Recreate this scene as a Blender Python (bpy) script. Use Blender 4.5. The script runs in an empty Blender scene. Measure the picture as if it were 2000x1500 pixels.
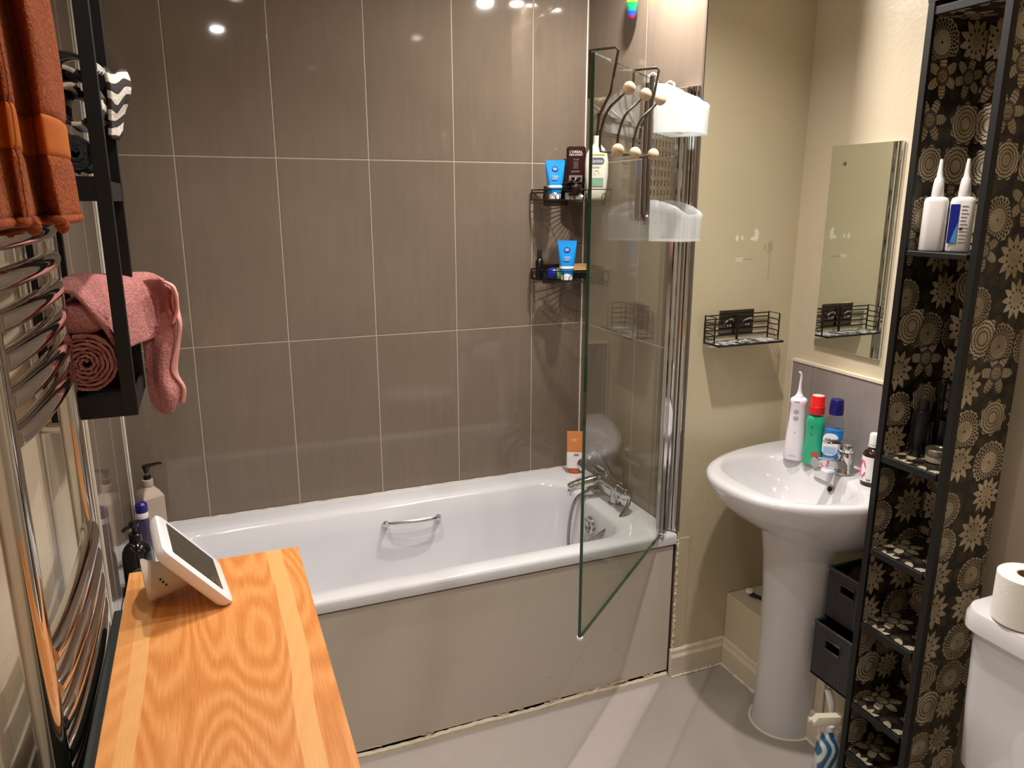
import bpy, bmesh, math, random
from math import sin, cos, pi, radians, sqrt
from mathutils import Vector, Matrix
random.seed(7)
SC = bpy.context.scene
COL = SC.collection

# ------------------------------------------------------------------ camera
CAMP = Vector((0.2808, -2.6237, 1.58)); YAW, PITCH = 0.3874, 0.2382
fw = Vector((sin(YAW)*cos(PITCH), cos(YAW)*cos(PITCH), -sin(PITCH)))
rt = Vector((cos(YAW), -sin(YAW), 0)); upv = rt.cross(fw)
cd = bpy.data.cameras.new('camera'); cam = bpy.data.objects.new('camera', cd); COL.objects.link(cam)
mw = Matrix((rt, upv, -fw)).transposed().to_4x4(); mw.translation = CAMP; cam.matrix_world = mw
cd.sensor_width = 36; cd.lens = 1470.6/2000*36; cd.clip_start = 0.02
SC.camera = cam
# ------------------------------------------------------------------ world, light, exposure
wd = bpy.data.worlds.new('world'); SC.world = wd; wd.use_nodes = True
wd.node_tree.nodes['Background'].inputs[0].default_value = (1, .93, .84, 1)
wd.node_tree.nodes['Background'].inputs[1].default_value = 0.05
SC.view_settings.view_transform = 'Standard'; SC.view_settings.look = 'None'
SC.view_settings.gamma = 1; SC.view_settings.use_curve_mapping = False
SC.view_settings.exposure = 0.32
LAMPS = [((0.45, -1.586), 2.5, 170, 0), ((1.484, -0.626), 14.0, 180, 0), ((1.614, -.592), 2.0, 180, 0), ((.5, -.85), 8.0, 160, 1), ((1.37, -1.30), 14.0, 160, 1), ((1.0, -2.35), 3.0, 150, 1)]  # last entry is a fill light added for brightness
LAMP_COL = (1.0, .935, .87)
CEIL = 2.4
# ------------------------------------------------------------------ helpers
def lin(c):
    if isinstance(c, str):
        c = [int(c[i:i+2], 16)/255 for i in (0, 2, 4)]
    return tuple((v/12.92 if v <= .04045 else ((v+.055)/1.055)**2.4) for v in c[:3])

class Nt:
    """tiny expression layer over shader math nodes"""
    def __init__(s, nt): s.nt = nt
    def node(s, t, **k):
        n = s.nt.nodes.new(t)
        for a, b in k.items(): setattr(n, a, b)
        return n
    def plug(s, v, sock):
        if isinstance(v, E): v = v.o
        if isinstance(v, bpy.types.NodeSocket): s.nt.links.new(v, sock)
        else: sock.default_value = v
    def m(s, op, a, b=None, c=None):
        n = s.node('ShaderNodeMath', operation=op)
        for i, v in enumerate((a, b, c)):
            if v is not None: s.plug(v, n.inputs[i])
        return E(s, n.outputs[0])
    def mixc(s, f, a, b):
        n = s.node('ShaderNodeMix', data_type='RGBA')
        s.plug(f, n.inputs[0])
        for v, i in ((a, 6), (b, 7)):
            if isinstance(v, tuple): v = (*v[:3], 1)
            s.plug(v, n.inputs[i])
        return n.outputs[2]
    def noise(s, vec, scale, detail=3, rough=.5, dist=0.):
        n = s.node('ShaderNodeTexNoise'); s.plug(vec, n.inputs['Vector'])
        n.inputs['Scale'].default_value = scale; n.inputs['Detail'].default_value = detail
        n.inputs['Roughness'].default_value = rough; n.inputs['Distortion'].default_value = dist
        return E(s, n.outputs[0])
    def comb(s, x, y, z=0.):
        n = s.node('ShaderNodeCombineXYZ')
        for i, v in enumerate((x, y, z)): s.plug(v, n.inputs[i])
        return n.outputs[0]
    def sep(s, vec):
        n = s.node('ShaderNodeSeparateXYZ'); s.plug(vec, n.inputs[0])
        return [E(s, o) for o in n.outputs[:3]]
    def coord(s, k='Object'): return s.node('ShaderNodeTexCoord').outputs[k]
    def ramp(s, f, stops):
        n = s.node('ShaderNodeValToRGB'); s.plug(f, n.inputs[0]); el = n.color_ramp.elements
        while len(el) < len(stops): el.new(.5)
        for e_, (p_, c_) in zip(el, stops): e_.position = p_; e_.color = (*c_[:3], 1)
        return n.outputs[0]
class E:
    def __init__(s, g, o): s.g = g; s.o = o
    def __add__(s, b): return s.g.m('ADD', s, b)
    def __radd__(s, b): return s.g.m('ADD', b, s)
    def __sub__(s, b): return s.g.m('SUBTRACT', s, b)
    def __rsub__(s, b): return s.g.m('SUBTRACT', b, s)
    def __mul__(s, b): return s.g.m('MULTIPLY', s, b)
    def __rmul__(s, b): return s.g.m('MULTIPLY', b, s)
    def __truediv__(s, b): return s.g.m('DIVIDE', s, b)
    def lt(s, b): return s.g.m('LESS_THAN', s, b)
    def gt(s, b): return s.g.m('GREATER_THAN', s, b)
    def abs(s): return s.g.m('ABSOLUTE', s)
    def sin(s): return s.g.m('SINE', s)
    def cos(s): return s.g.m('COSINE', s)
    def max(s, b): return s.g.m('MAXIMUM', s, b)
    def min(s, b): return s.g.m('MINIMUM', s, b)

def newmat(name):
    m = bpy.data.materials.new(name); m.use_nodes = True; nt = m.node_tree
    return m, Nt(nt), nt.nodes['Principled BSDF']
def bump(g, b, h, dist=.002, strength=1.):
    n = g.node('ShaderNodeBump'); n.inputs['Distance'].default_value = dist; n.inputs['Strength'].default_value = strength
    g.plug(h, n.inputs['Height']); g.nt.links.new(n.outputs[0], b.inputs['Normal'])
def mat(name, col, rough=.5, metal=0., vary=.06, scale=12, bumpd=0., bscale=60, coat=0., trans=0., ior=1.45, alpha=1., sub=0.):
    m, g, b = newmat(name); c = lin(col); co = g.coord()
    n = g.noise(co, scale, 3)
    lo = tuple(v*(1-vary) for v in c); hi = tuple(min(1, v*(1+vary)) for v in c)
    g.plug(g.mixc(n, lo, hi), b.inputs['Base Color'])
    b.inputs['Roughness'].default_value = rough; b.inputs['Metallic'].default_value = metal
    b.inputs['Coat Weight'].default_value = coat; b.inputs['Transmission Weight'].default_value = trans
    b.inputs['IOR'].default_value = ior; b.inputs['Alpha'].default_value = alpha
    if sub: b.inputs['Subsurface Weight'].default_value = sub; b.inputs['Subsurface Radius'].default_value = (.01, .01, .01)
    if bumpd: bump(g, b, g.noise(co, bscale, 4), bumpd)
    return m

class M:
    """collects shapes for ONE mesh object"""
    def __init__(s): s.v = []; s.f = []; s.mi = []; s.cur = 0
    def add(s, vs, fs, mi=None):
        o = len(s.v); s.v += [tuple(v) for v in vs]
        for f in fs: s.f.append([i+o for i in f]); s.mi.append(s.cur if mi is None else mi)
    def box(s, x0, x1, y0, y1, z0, z1, mi=None):
        v = [(x, y, z) for x in (x0, x1) for y in (y0, y1) for z in (z0, z1)]
        s.add(v, [(0, 1, 3, 2), (4, 6, 7, 5), (0, 4, 5, 1), (2, 3, 7, 6), (0, 2, 6, 4), (1, 5, 7, 3)], mi); return s
    def loft(s, rings, cap0=True, cap1=True, closed=True, mi=None, loop=False):
        n = len(rings[0]); vs = [p for r_ in rings for p in r_]; fs = []
        R_ = len(rings)
        for i in range(R_ if loop else R_-1):
            i2 = (i+1) % R_
            for j in range(n if closed else n-1):
                k = (j+1) % n
                fs.append((i*n+j, i*n+k, i2*n+k, i2*n+j))
        if cap0 and closed and not loop: fs.append(tuple(range(n-1, -1, -1)))
        if cap1 and closed and not loop: fs.append(tuple((R_-1)*n+j for j in range(n)))
        s.add(vs, fs, mi); return s
    def lathe(s, prof, c=(0, 0, 0), n=28, sx=1., sy=1., mi=None, cap=True):
        rings = [[(c[0]+r_*sx*cos(2*pi*j/n), c[1]+r_*sy*sin(2*pi*j/n), c[2]+z) for j in range(n)] for r_, z in prof]
        return s.loft(rings, cap, cap, mi=mi)
    def tube(s, pts, r, n=8, closed=False, mi=None, cap=True):
        P = [Vector(p) for p in pts]; N = len(P); rings = []
        up = None
        for i in range(N):
            if closed: t = (P[(i+1) % N]-P[i-1])
            else: t = P[min(i+1, N-1)]-P[max(i-1, 0)]
            t.normalize()
            if up is None:
                up = Vector((0, 0, 1)) if abs(t.z) < .9 else Vector((1, 0, 0))
            up = (up-t*up.dot(t)).normalized(); sd = t.cross(up)
            rr = r[i] if isinstance(r, (list, tuple)) else r
            rings.append([P[i]+(up*cos(2*pi*j/n)+sd*sin(2*pi*j/n))*rr for j in range(n)])
        return s.loft(rings, cap, cap, mi=mi, loop=closed)
    def sphere(s, c, r, n=16, mi=None, sz=1.):
        prof = [(r*sin(pi*i/n), -r*sz*cos(pi*i/n)) for i in range(n+1)]; prof[0] = (1e-5, -r*sz); prof[-1] = (1e-5, r*sz)
        return s.lathe(prof, c, n*2, mi=mi)
    def xf(s, mtx):
        s.v = [tuple(mtx @ Vector(v)) for v in s.v]; return s
    def build(s, name, mats, parent=None, smooth=True, bevel=0., subd=0, solid=0., ang=35, uv=False, soff=-1):
        me = bpy.data.meshes.new(name); me.from_pydata(s.v, [], s.f)
        if not isinstance(mats, (list, tuple)): mats = [mats]
        for m_ in mats: me.materials.append(m_)
        for p_, i in zip(me.polygons, s.mi): p_.material_index = i
        bm = bmesh.new(); bm.from_mesh(me); bmesh.ops.recalc_face_normals(bm, faces=bm.faces); bm.to_mesh(me); bm.free()
        if uv:
            ul = me.uv_layers.new(name='UVMap')
            for p_ in me.polygons:
                n = p_.normal
                a = max(range(3), key=lambda i: abs(n[i])); ij = [(1, 2), (0, 2), (0, 1)][a]
                for li in p_.loop_indices:
                    c = me.vertices[me.loops[li].vertex_index].co
                    ul.data[li].uv = (c[ij[0]]+.31*a, c[ij[1]])
        if smooth:
            me.shade_smooth() if hasattr(me, 'shade_smooth') else None
            me.set_sharp_from_angle(angle=radians(ang))
        o = bpy.data.objects.new(name, me); COL.objects.link(o)
        if parent: o.parent = parent
        if solid:
            md = o.modifiers.new('solid', 'SOLIDIFY'); md.thickness = solid; md.offset = soff
        if bevel:
            md = o.modifiers.new('bevel', 'BEVEL'); md.width = bevel; md.segments = 3; md.limit_method = 'ANGLE'; md.angle_limit = radians(40)
        if subd:
            md = o.modifiers.new('sub', 'SUBSURF'); md.levels = subd; md.render_levels = subd
        return o
def thing(name, label, cat, loc=(0, 0, 0), rotz=0., group=None):
    o = bpy.data.objects.new(name, None); COL.objects.link(o); o.empty_display_size = .05
    o.location = loc; o.rotation_euler = (0, 0, rotz); o['label'] = label; o['category'] = cat
    if group: o['group'] = group
    return o
def tag(o, label, cat, group=None):
    o['label'] = label; o['category'] = cat
    if group: o['group'] = group
    return o
def struct(o, label=None):
    o['kind'] = 'structure'
    if label: o['label'] = label
    return o
def rr(hx, hy, r, z=0., cx=0., cy=0., n=5):
    """rounded rectangle ring"""
    r = min(r, hx-1e-4, hy-1e-4); out = []
    for qx, qy, a0 in ((1, 1, 0), (-1, 1, 90), (-1, -1, 180), (1, -1, 270)):
        for i in range(n+1):
            a = radians(a0+90*i/n)
            out.append((cx+qx*(hx-r)+r*cos(a), cy+qy*(hy-r)+r*sin(a), z))
    return out
def crom(pts, n=6):
    P = [Vector(p) for p in pts]; P = [P[0]*2-P[1]]+P+[P[-1]*2-P[-2]]; out = []
    for i in range(1, len(P)-2):
        for k in range(n):
            t = k/n; a, b, c, d = P[i-1:i+3]
            out.append(.5*((2*b)+(-a+c)*t+(2*a-5*b+4*c-d)*t*t+(-a+3*b-3*c+d)*t**3))
    out.append(P[-2]); return out
def sheet(grid, n=6, m=6):
    """smooth surface through a grid of points"""
    rows = [crom(r_, n) for r_ in grid]; cols = []
    for j in range(len(rows[0])): cols.append(crom([r_[j] for r_ in rows], m))
    return [[cols[j][i] for j in range(len(cols))] for i in range(len(cols[0]))]
def text(name, s, size, loc, rotz, m, parent, tilt=0., ext=.0003, sx=1.):
    cu = bpy.data.curves.new(name, 'FONT'); cu.body = s; cu.size = size; cu.extrude = ext
    cu.align_x = 'CENTER'; cu.align_y = 'CENTER'
    tmp = bpy.data.objects.new(name, cu); COL.objects.link(tmp)
    bpy.context.view_layer.update()
    me = bpy.data.meshes.new_from_object(tmp.evaluated_get(bpy.context.evaluated_depsgraph_get()))
    bpy.data.objects.remove(tmp); bpy.data.curves.remove(cu)
    me.transform(Matrix.Diagonal((sx, 1, 1, 1)))
    me.transform(Matrix.Rotation(rotz, 4, 'Z') @ Matrix.Rotation(radians(90)+tilt, 4, 'X'))
    me.materials.clear(); me.materials.append(m)
    o = bpy.data.objects.new(name, me); COL.objects.link(o); o.location = loc
    if parent: o.parent = parent
    return o

# ------------------------------------------------------------------ dimensions
XW, W, XR, ZB, H1, H2, YF = 1.6475, .7184, 2.034, .5225, 1.1168, .5984, -3.1
TX = .2318

# ------------------------------------------------------------------ materials
def tile_mat(name, mode):
    m, g, b = newmat(name); x, y, z = g.sep(g.coord())
    def dline(v, off, per):
        q = g.m('WRAP', v-off, per/2, -per/2); return q.abs()
    dz = dline(z, H1, H2)
    if mode == 'back': u = x; dx = dline(x, TX, .3)
    elif mode == 'left': u = y; dx = dline(y, -.30, .3)
    else: u = y; dx = dline(y, -.4027, 3.0)
    d = dx.min(dz)
    grout = d.lt(.0014)
    st = g.noise(g.comb(u*14., z*1.3, 0.), 3, 5, .6)
    fine = g.noise(g.comb(u*60., z*50., 0.), 6, 3, .6)
    blot = g.noise(g.comb(u, z, 0.), 3.5, 3, .5)
    v = st*.35+fine*.25+blot*.4
    c = g.ramp(v, [(.3, lin('72665a')), (.5, lin('7a6d60')), (.7, lin('817466'))])
    g.plug(g.mixc(grout, c, lin('b9ad9e')), b.inputs['Base Color'])
    g.plug(grout*.5+.04+blot*.03, b.inputs['Roughness'])
    bump(g, b, g.m('MINIMUM', d*250., 1.)+fine*.01, .0010)
    return m
MT_BACK, MT_LEFT, MT_RIGHT = tile_mat('tile_back', 'back'), tile_mat('tile_left', 'left'), tile_mat('tile_right', 'right')
def paint_mat(name, col, marks=False):
    m, g, b = newmat(name); co = g.coord(); c = lin(col)
    n = g.noise(co, 2.2, 4, .6); n2 = g.noise(co, 70, 4, .6)
    base = g.mixc(n, tuple(v*.93 for v in c), tuple(min(1, v*1.04) for v in c))
    if marks:
        x, y, z = g.sep(co)
        w = g.noise(co, 55, 3, .7, 1.)
        def blob(cx, cz, rx, rz, th=.5):
            ex = (x-cx)/rx; ez = (z-cz)/rz
            dd = ex*ex+ez*ez
            return (dd+(w-.5)*3.).lt(1.)*1.
        chip = blob(1.873, 1.478, .008, .02).max(blob(1.866, 1.468, .016, .006)).max(blob(1.80, 1.471, .006, .01)).max(blob(1.82, 1.471, .004, .007))
        chip = chip.max(blob(1.815, 1.405, .016, .006))
        base = g.mixc(chip, base, lin('e9e3cf'))
        sc = blob(1.93, 1.44, .010, .02).max(((x-1.93).abs().lt(.0022))*((z-1.385).abs().lt(.05))).max(blob(1.91, 1.442, .004, .01)).max(blob(1.835, 1.405, .04, .0025))
        base = g.mixc(sc*.45, base, lin('8d8166'))
    g.plug(base, b.inputs['Base Color']); b.inputs['Roughness'].default_value = .38
    bump(g, b, n2+g.noise(co, 9, 3)*1.5, .0009)
    return m
P_WALL = paint_mat('paint_cream_satin', 'c9bd9f', True)
P_WALL2 = paint_mat('paint_cream', 'd2c5ad')
P_SKIRT = paint_mat('skirting_paint', 'd8ceba')
P_CEIL = mat('ceiling_white', 'eee9df', .8)
def floor_mat():
    m, g, b = newmat('floor_vinyl'); co = g.coord(); n = g.noise(co, 3, 5, .6); n2 = g.noise(co, 40, 4, .7)
    g.plug(g.mixc(n*.6+n2*.4, lin('9a918c'), lin('b0a7a2')), b.inputs['Base Color'])
    b.inputs['Roughness'].default_value = .33; bump(g, b, n2, .0005); return m
FLOOR = floor_mat()
WHITE_ACR = mat('acrylic_white', 'dddce0', .12, coat=.3, vary=.01)
CERAMIC = mat('ceramic_white', 'd2d0d3', .07, coat=.4, vary=.01)
PLASTIC_W = mat('white_plastic', 'ece9e8', .3, vary=.02)
PANEL = mat('panel_greige', 'cfc6bb', .35, vary=.03, scale=4)
DARK = mat('dark_gap', '15110e', .8)
CHROME = mat('chrome', 'd8d8da', .06, 1., vary=.02)
STEEL = mat('brushed_steel', 'a9a39c', .28, 1., vary=.06)
BLACKM = mat('black_metal', '131110', .45, .0, vary=.1)
BLACKP = mat('black_plastic', '0f0e10', .22)
CAULK = mat('sealant_white', 'e4ddd0', .5, vary=.15, scale=40)
PEEL = mat('peeled_paint', 'd9ccb6', .6, vary=.2, scale=60, bumpd=.002)

# ------------------------------------------------------------------ room shell
def slab(name, b_, m, label=None, **k): return struct(M().box(*b_).build(name, m, smooth=False, **k), label)
slab('floor', (-.1, 2.15, YF-.1, .1, -.06, 0), FLOOR)
slab('ceiling', (-.1, 2.15, YF-.1, .1, CEIL, CEIL+.06), P_CEIL)
slab('wall_back', (-.1, XW+.1, 0, .1, 0, CEIL), MT_BACK)
slab('wall_left', (-.1, 0, -.712, 0, 0, CEIL), MT_LEFT)
slab('wall_left_painted', (-.1, -.002, YF, -.712, 0, CEIL), P_WALL2)
slab('wall_right_tiled', (XW, XW+.09, -W+.012, 0, 0, CEIL), MT_RIGHT)
slab('wall_alcove', (XW+.0, 2.14, -W, -W+.012, 0, CEIL), P_WALL)
slab('wall_right', (XR, XR+.1, YF, -W, 0, CEIL), P_WALL2)
slab('wall_front', (-.1, 2.14, YF-.1, YF, 0, CEIL), P_WALL2)
# door in the wall behind the camera, seen only in reflections
d = struct(M().box(.85, 1.61, YF, YF+.03, 0, 1.98).box(.93, 1.19, YF+.03, YF+.036, .2, .9).box(1.27, 1.53, YF+.03, YF+.036, .2, .9).box(.93, 1.19, YF+.03, YF+.036, 1.05, 1.85).box(1.27, 1.53, YF+.03, YF+.036, 1.05, 1.85).build('door_1', mat('door_white', 'dcd6ca', .4), smooth=False, bevel=.004))
struct(M().box(.78, .85, YF, YF+.02, 0, 2.05).box(1.61, 1.68, YF, YF+.02, 0, 2.05).box(.85, 1.61, YF, YF+.02, 1.98, 2.05).build('trim_1', P_SKIRT, smooth=False, bevel=.003))
# tile edge trims and corner sealant
m = M().box(-.001, .004, -.720, -.711, 0, CEIL); struct(m.build('trim_2', mat('tile_trim', 'e6dfd2', .3), smooth=False))
m = M().tube([(.002, -.002, ZB), (.002, -.002, CEIL)], .0035); struct(m.build('trim_3', CAULK))
m = M().tube([(XW-.002, -.002, ZB), (XW-.002, -.002, CEIL)], .003); struct(m.build('trim_4', CAULK))
m = M().box(XW-.004, XW, -W-.001, -W+.008, .53, CEIL); struct(m.build('trim_5', mat('edge_trim_dark', '6a5f56', .4), smooth=False))
# pipe boxing and skirting
struct(M().box(1.86, XR-.001, -1.335, -W-.001, 0, .264).build('trim_6', P_WALL2, smooth=False, bevel=.003), 'cream painted pipe boxing ledge behind the basin pedestal')
def skirt(name, pts, off, h, m):
    """profiled skirting following pts, off = unit outward direction per segment"""
    prof = [(0, 0), (.018, 0), (.018, h-.028), (.012, h-.018), (.011, h-.006), (.006, h), (0, h)]
    mm = M()
    rings = [[(p_[0]+o[0]*a, p_[1]+o[1]*a, b_+.001) for a, b_ in prof] for p_, o in zip(pts, off)]
    return struct(mm.loft(rings).build(name, m, smooth=False, bevel=.0015))
skirt('baseboard_alcove', [(XW-.012, -W), (1.86, -W)], [(0, -1.), (-1., -1.)], .10, P_SKIRT)
skirt('baseboard_boxing', [(1.86, -W), (1.86, -1.335)], [(-1., -1.), (-1., 0)], .10, P_SKIRT)
skirt('baseboard_left', [(0, YF), (0, -.72)], [(1., 0), (1., 0)], .10, P_SKIRT)
skirt('baseboard_right', [(XR, -1.34), (XR, -1.70)], [(-1., 0), (-1., 0)], .10, P_SKIRT)
# ragged sealant beads along the floor
def bead(name, a, b_, r, m, seed, n=70, jit=.0015):
    rnd = random.Random(seed); A = Vector(a); B = Vector(b_)
    pts = [A.lerp(B, i/n)+Vector((rnd.uniform(-1, 1), rnd.uniform(-1, 1), rnd.uniform(-.3, .6)))*jit for i in range(n+1)]
    return struct(M().tube(pts, [r*rnd.uniform(.6, 1.5) for _ in pts], 6).build(name, m))
bead('trim_7', (1.843, -W-.02, .003), (1.843, -1.335, .003), .0045, CAULK, 1)
bead('trim_8', (XW-.01, -W-.02, .003), (1.845, -W-.02, .003), .003, CAULK, 2)
bead('trim_9', (XW, -W-.001, .10), (XW, -W-.001, .50), .0035, PEEL, 3, jit=.002)
# square strip of old trim beside the bath end
struct(M().box(XW+.002, XW+.042, -W-.004, -W, .10, .505).build('trim_10', P_WALL, smooth=False, bevel=.001))
struct(M().box(1.852, 1.86, -1.185, -1.168, .10, .262).build('trim_11', P_WALL2, smooth=False, bevel=.002))

# ------------------------------------------------------------------ ceiling spotlights
em = bpy.data.materials.new('lamp_glow'); em.use_nodes = True; nt = em.node_tree; nt.nodes.clear()
e_ = nt.nodes.new('ShaderNodeEmission'); e_.inputs[0].default_value = (*LAMP_COL, 1); e_.inputs[1].default_value = 30
nt.links.new(e_.outputs[0], nt.nodes.new('ShaderNodeOutputMaterial').inputs[0])
for k, ((lx, ly), pw, sprd, baf) in enumerate(LAMPS):
    lab = ['recessed chrome ceiling spotlight above the oak topped cabinet', 'recessed chrome ceiling spotlight above the tap end of the bath', 'small chrome ceiling spotlight close beside the one over the bath taps', 'recessed chrome ceiling spotlight above the left end of the bath edge', 'recessed chrome ceiling spotlight above the floor before the basin', 'added fill light near the door, made as a recessed chrome ceiling spotlight'][k]
    t = thing('ceiling_spotlight', lab, 'ceiling light', (lx, ly, CEIL), 0, 'recessed ceiling spotlights')
    M().lathe([(.028, -.001), (.030, -.006), (.042, -.005), (.045, -.001)], n=32, cap=False).build('bezel', CHROME, t)
    if baf: M().lathe([(.030, -.002), (.030, -.032), (.032, -.032), (.032, -.002)], n=32, cap=False).build('reflection_baffle', BLACKM, t)  # unseen ring added to keep this lamp's reflection off the tiles
    M().lathe([(.001, -.003), (.027, -.003)], n=24, cap=False).build('bulb', em, t)
    ld = bpy.data.lights.new('spotlight_beam', 'AREA'); ld.shape = 'DISK'; ld.size = .05; ld.energy = pw; ld.color = LAMP_COL; ld.spread = radians(sprd)
    lo = bpy.data.objects.new('spotlight_beam', ld); COL.objects.link(lo); lo.parent = t; lo.location = (0, 0, -.008)

# ------------------------------------------------------------------ bath
t = thing('bathtub', 'white acrylic bathtub with chrome grip handle and greige side panel', 'bathtub', (0, 0, 0))
cx, cy = XW/2, -W/2
inx0, inx1, iny0, iny1 = .10, 1.50, -.645, -.118
def ring(x0, x1, y0, y1, r, z): return rr((x1-x0)/2, (y1-y0)/2, r, z, (x0+x1)/2, (y0+y1)/2, 8)
zt = ZB
rings = [ring(.003, XW-.003, -W+.022, -.003, .004, zt-.03), ring(.002, XW-.002, -W+.001, -.002, .004, zt-.036), ring(.002, XW-.002, -W, -.002, .006, zt-.012),
         ring(.002, XW-.002, -W+.004, -.002, .008, zt-.003), ring(.002, XW-.002, -W+.012, -.002, .01, zt),
         ring(.03, XW-.03, -W+.035, -.04, .03, zt), ring(inx0-.012, inx1+.012, iny0-.012, iny1+.03, .09, zt-.001),
         ring(inx0-.003, inx1+.003, iny0-.003, iny1+.008, .10, zt-.006), ring(inx0+.004, inx1-.004, iny0+.004, iny1-.002, .10, zt-.018),
         ring(inx0+.03, inx1-.012, iny0+.012, iny1-.012, .11, zt-.09), ring(inx0+.10, inx1-.03, iny0+.03, iny1-.03, .13, .30),
         ring(inx0+.20, inx1-.055, iny0+.05, iny1-.05, .13, .18), ring(inx0+.28, inx1-.09, iny0+.085, iny1-.085, .11, .145),
         ring(inx0+.40, inx1-.2, iny0+.16, iny1-.16, .06, .138)]
M().loft(rings, False, True).build('tub', WHITE_ACR, t, ang=60)
# grip handle on the back inner wall
hy = iny1-.012
pts = [(.808, hy, .455), (.812, hy-.030, .465), (.83, hy-.040, .468), (.905, hy-.044, .465), (.98, hy-.040, .463), (.998, hy-.030, .459), (1.003, hy, .449)]
h = M().tube(crom(pts, 6), .0075, 10)
for q in (pts[0], pts[-1]): h.sphere((q[0], q[1]-.004, q[2]), .013, 8)
h.build('grip_handle', CHROME, t)
# overflow and plug chain on the tap end wall
ox = inx1-.014; oy, oz = -.415, .452
o = M().lathe([(.001, .0), (.010, .001), (.012, .006), (.020, .006), (.024, .012), (.031, .010), (.034, 0)], n=28)
o.xf(Matrix.Translation((ox, oy, oz)) @ Matrix.Rotation(radians(-90), 4, 'Y'))
for k in range(5):
    a = 2*pi*k/5
    o.tube([(ox-.006, oy, oz), (ox-.010, oy+.017*cos(a), oz+.017*sin(a))], .0028, 6)
ov = o.build('overflow', CHROME, t)
M().tube(crom([(ox-.01, oy+.005, oz), (ox-.025, oy+.02, oz+.05), (ox-.01, oy+.01, oz+.11)], 6), .0012, 5).tube([(ox-.012, oy, oz-.005), (ox-.02, oy+.004, oz-.05), (ox-.022, oy+.01, oz-.085)], .0012, 5).build('chain', CHROME, t)
M().lathe([(.002, 0), (.02, 0), (.022, .006), (.018, .014), (.004, .016)], (ox-.027, oy+.01, oz-.105)).build('plug', mat('rubber_black', '1c1a1a', .5), t)
M().lathe([(.001, .0), (.03, .0), (.034, .003), (.001, .004)], (1.25, -.38, .139)).build('waste', CHROME, t)
bead('trim_12', (.003, -.003, ZB+.002), (XW, -.003, ZB+.002), .0022, CAULK, 4, jit=.0004)

pn = M().box(.002, XW-.012, -W+.008, -W+.020, .016, .478).build('side_panel', PANEL, t, smooth=False, bevel=.001)
pn['label'] = 'greige bath side panel with cracked sealant along its foot'
M().box(.002, XW-.004, -W+.020, -W+.030, .0, .49).build('recess_shade', DARK, pn, smooth=False)  # near-black board paints in the shade of the gap under the rim
rnd = random.Random(5); top = []
n = 120
for i in range(n+1):
    x = .002+(XW-.02)*i/n
    top.append((x, .012+.003*sin(i*.21)+rnd.uniform(-.0018, .0018)))
mm = M(); mm.loft([[(x, -W-.006, 0), (x, -W-.005, z_*.8), (x, -W-.001, z_), (x, -W+.007, z_), (x, -W+.007, 0)] for x, z_ in top])
mm.build('foot_strip', PEEL, pn)
for k in range(16):
    x = rnd.uniform(.45, 1.6); L = rnd.uniform(.01, .05)
    M().tube(crom([(x, -W+.003, .018+rnd.uniform(-.003, .004)), (x+L/2, -W+.0, .016+rnd.uniform(0, .01)), (x+L, -W+.004, .018)], 4), .0012, 5).build('peeling_sealant', PEEL, pn)
for (x, z0, z1) in ((1.19, .1, .104), (1.43, .145, .15), (.98, .09, .092)): M().box(x, x+.002, -W+.0072, -W+.0085, z0, z1).build('chip', mat('chip_dark', '5a4c40', .6) if 'chip_dark' not in bpy.data.materials else bpy.data.materials['chip_dark'], pn, smooth=False)

# bath mixer tap
t = thing('bath_mixer_tap', 'chrome bath mixer with shower hose and handset at the end of the bath', 'tap', (1.575, -.34, ZB))
b_ = M()
b_.lathe([(.024, 0), (.024, .006), (.015, .010), (.014, .065)], (0, .085, 0)).lathe([(.024, 0), (.024, .006), (.015, .010), (.014, .065)], (0, -.085, 0))
b_.tube([(0, -.125, .07), (0, -.12, .07), (0, .12, .07), (0, .125, .07)], [.016, .022, .022, .016], 18)
b_.tube(crom([(-.01, .0, .072), (-.045, .004, .066), (-.10, .012, .055), (-.135, .016, .046)], 5), [.017, .0175, .018, .0185, .019, .019, .019, .019, .019, .019, .018, .018, .018, .017, .016, .013], 14)
b_.lathe([(.010, -.014), (.011, 0), (.0105, .004)], (-.127, .015, .032))
b_.build('body', CHROME, t)
for s in (1, -1):
    k = M().lathe([(.012, 0), (.022, .004), (.0235, .020), (.0225, .044), (.018, .052), (.004, .056)], n=20)
    for j in range(6): k.box(.0215*cos(j*pi/3)-.003, .0215*cos(j*pi/3)+.003, .0215*sin(j*pi/3)-.003, .0215*sin(j*pi/3)+.003, .008, .042)
    k.xf(Matrix.Translation((0, s*.125, .07)) @ Matrix.Rotation(-s*radians(90), 4, 'X')); k.build('control_knob', CHROME, t)
M().lathe([(.001, 0), (.011, 0), (.011, .003), (.001, .003)]).xf(Matrix.Translation((0, .1795, .07)) @ Matrix.Rotation(radians(-90), 4, 'X')).build('knob_cap', BLACKP, t)
M().tube([(0, -.03, .085), (0, -.03, .11), (-.01, -.02, .118)], .011, 12).tube([(-.012, -.04, .118), (-.012, .01, .118)], .009, 10).build('handset_cradle', CHROME, t)
hs = M().lathe([(.001, -.004), (.012, -.003), (.013, -.001), (.022, -.001), (.023, -.003), (.034, -.002), (.038, .004), (.030, .018), (.012, .026), (.001, .027)], n=32)
hs.xf(Matrix.Translation((.015, .085, .135)) @ Matrix.Rotation(radians(205), 4, 'Z') @ Matrix.Rotation(radians(58), 4, 'X'))
hs.tube(crom([(.03, .085, .135), (.02, .045, .128), (.0, -.01, .12), (-.005, -.06, .10)], 5), .011, 12)
hs.build('shower_handset', CHROME, t)
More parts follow.
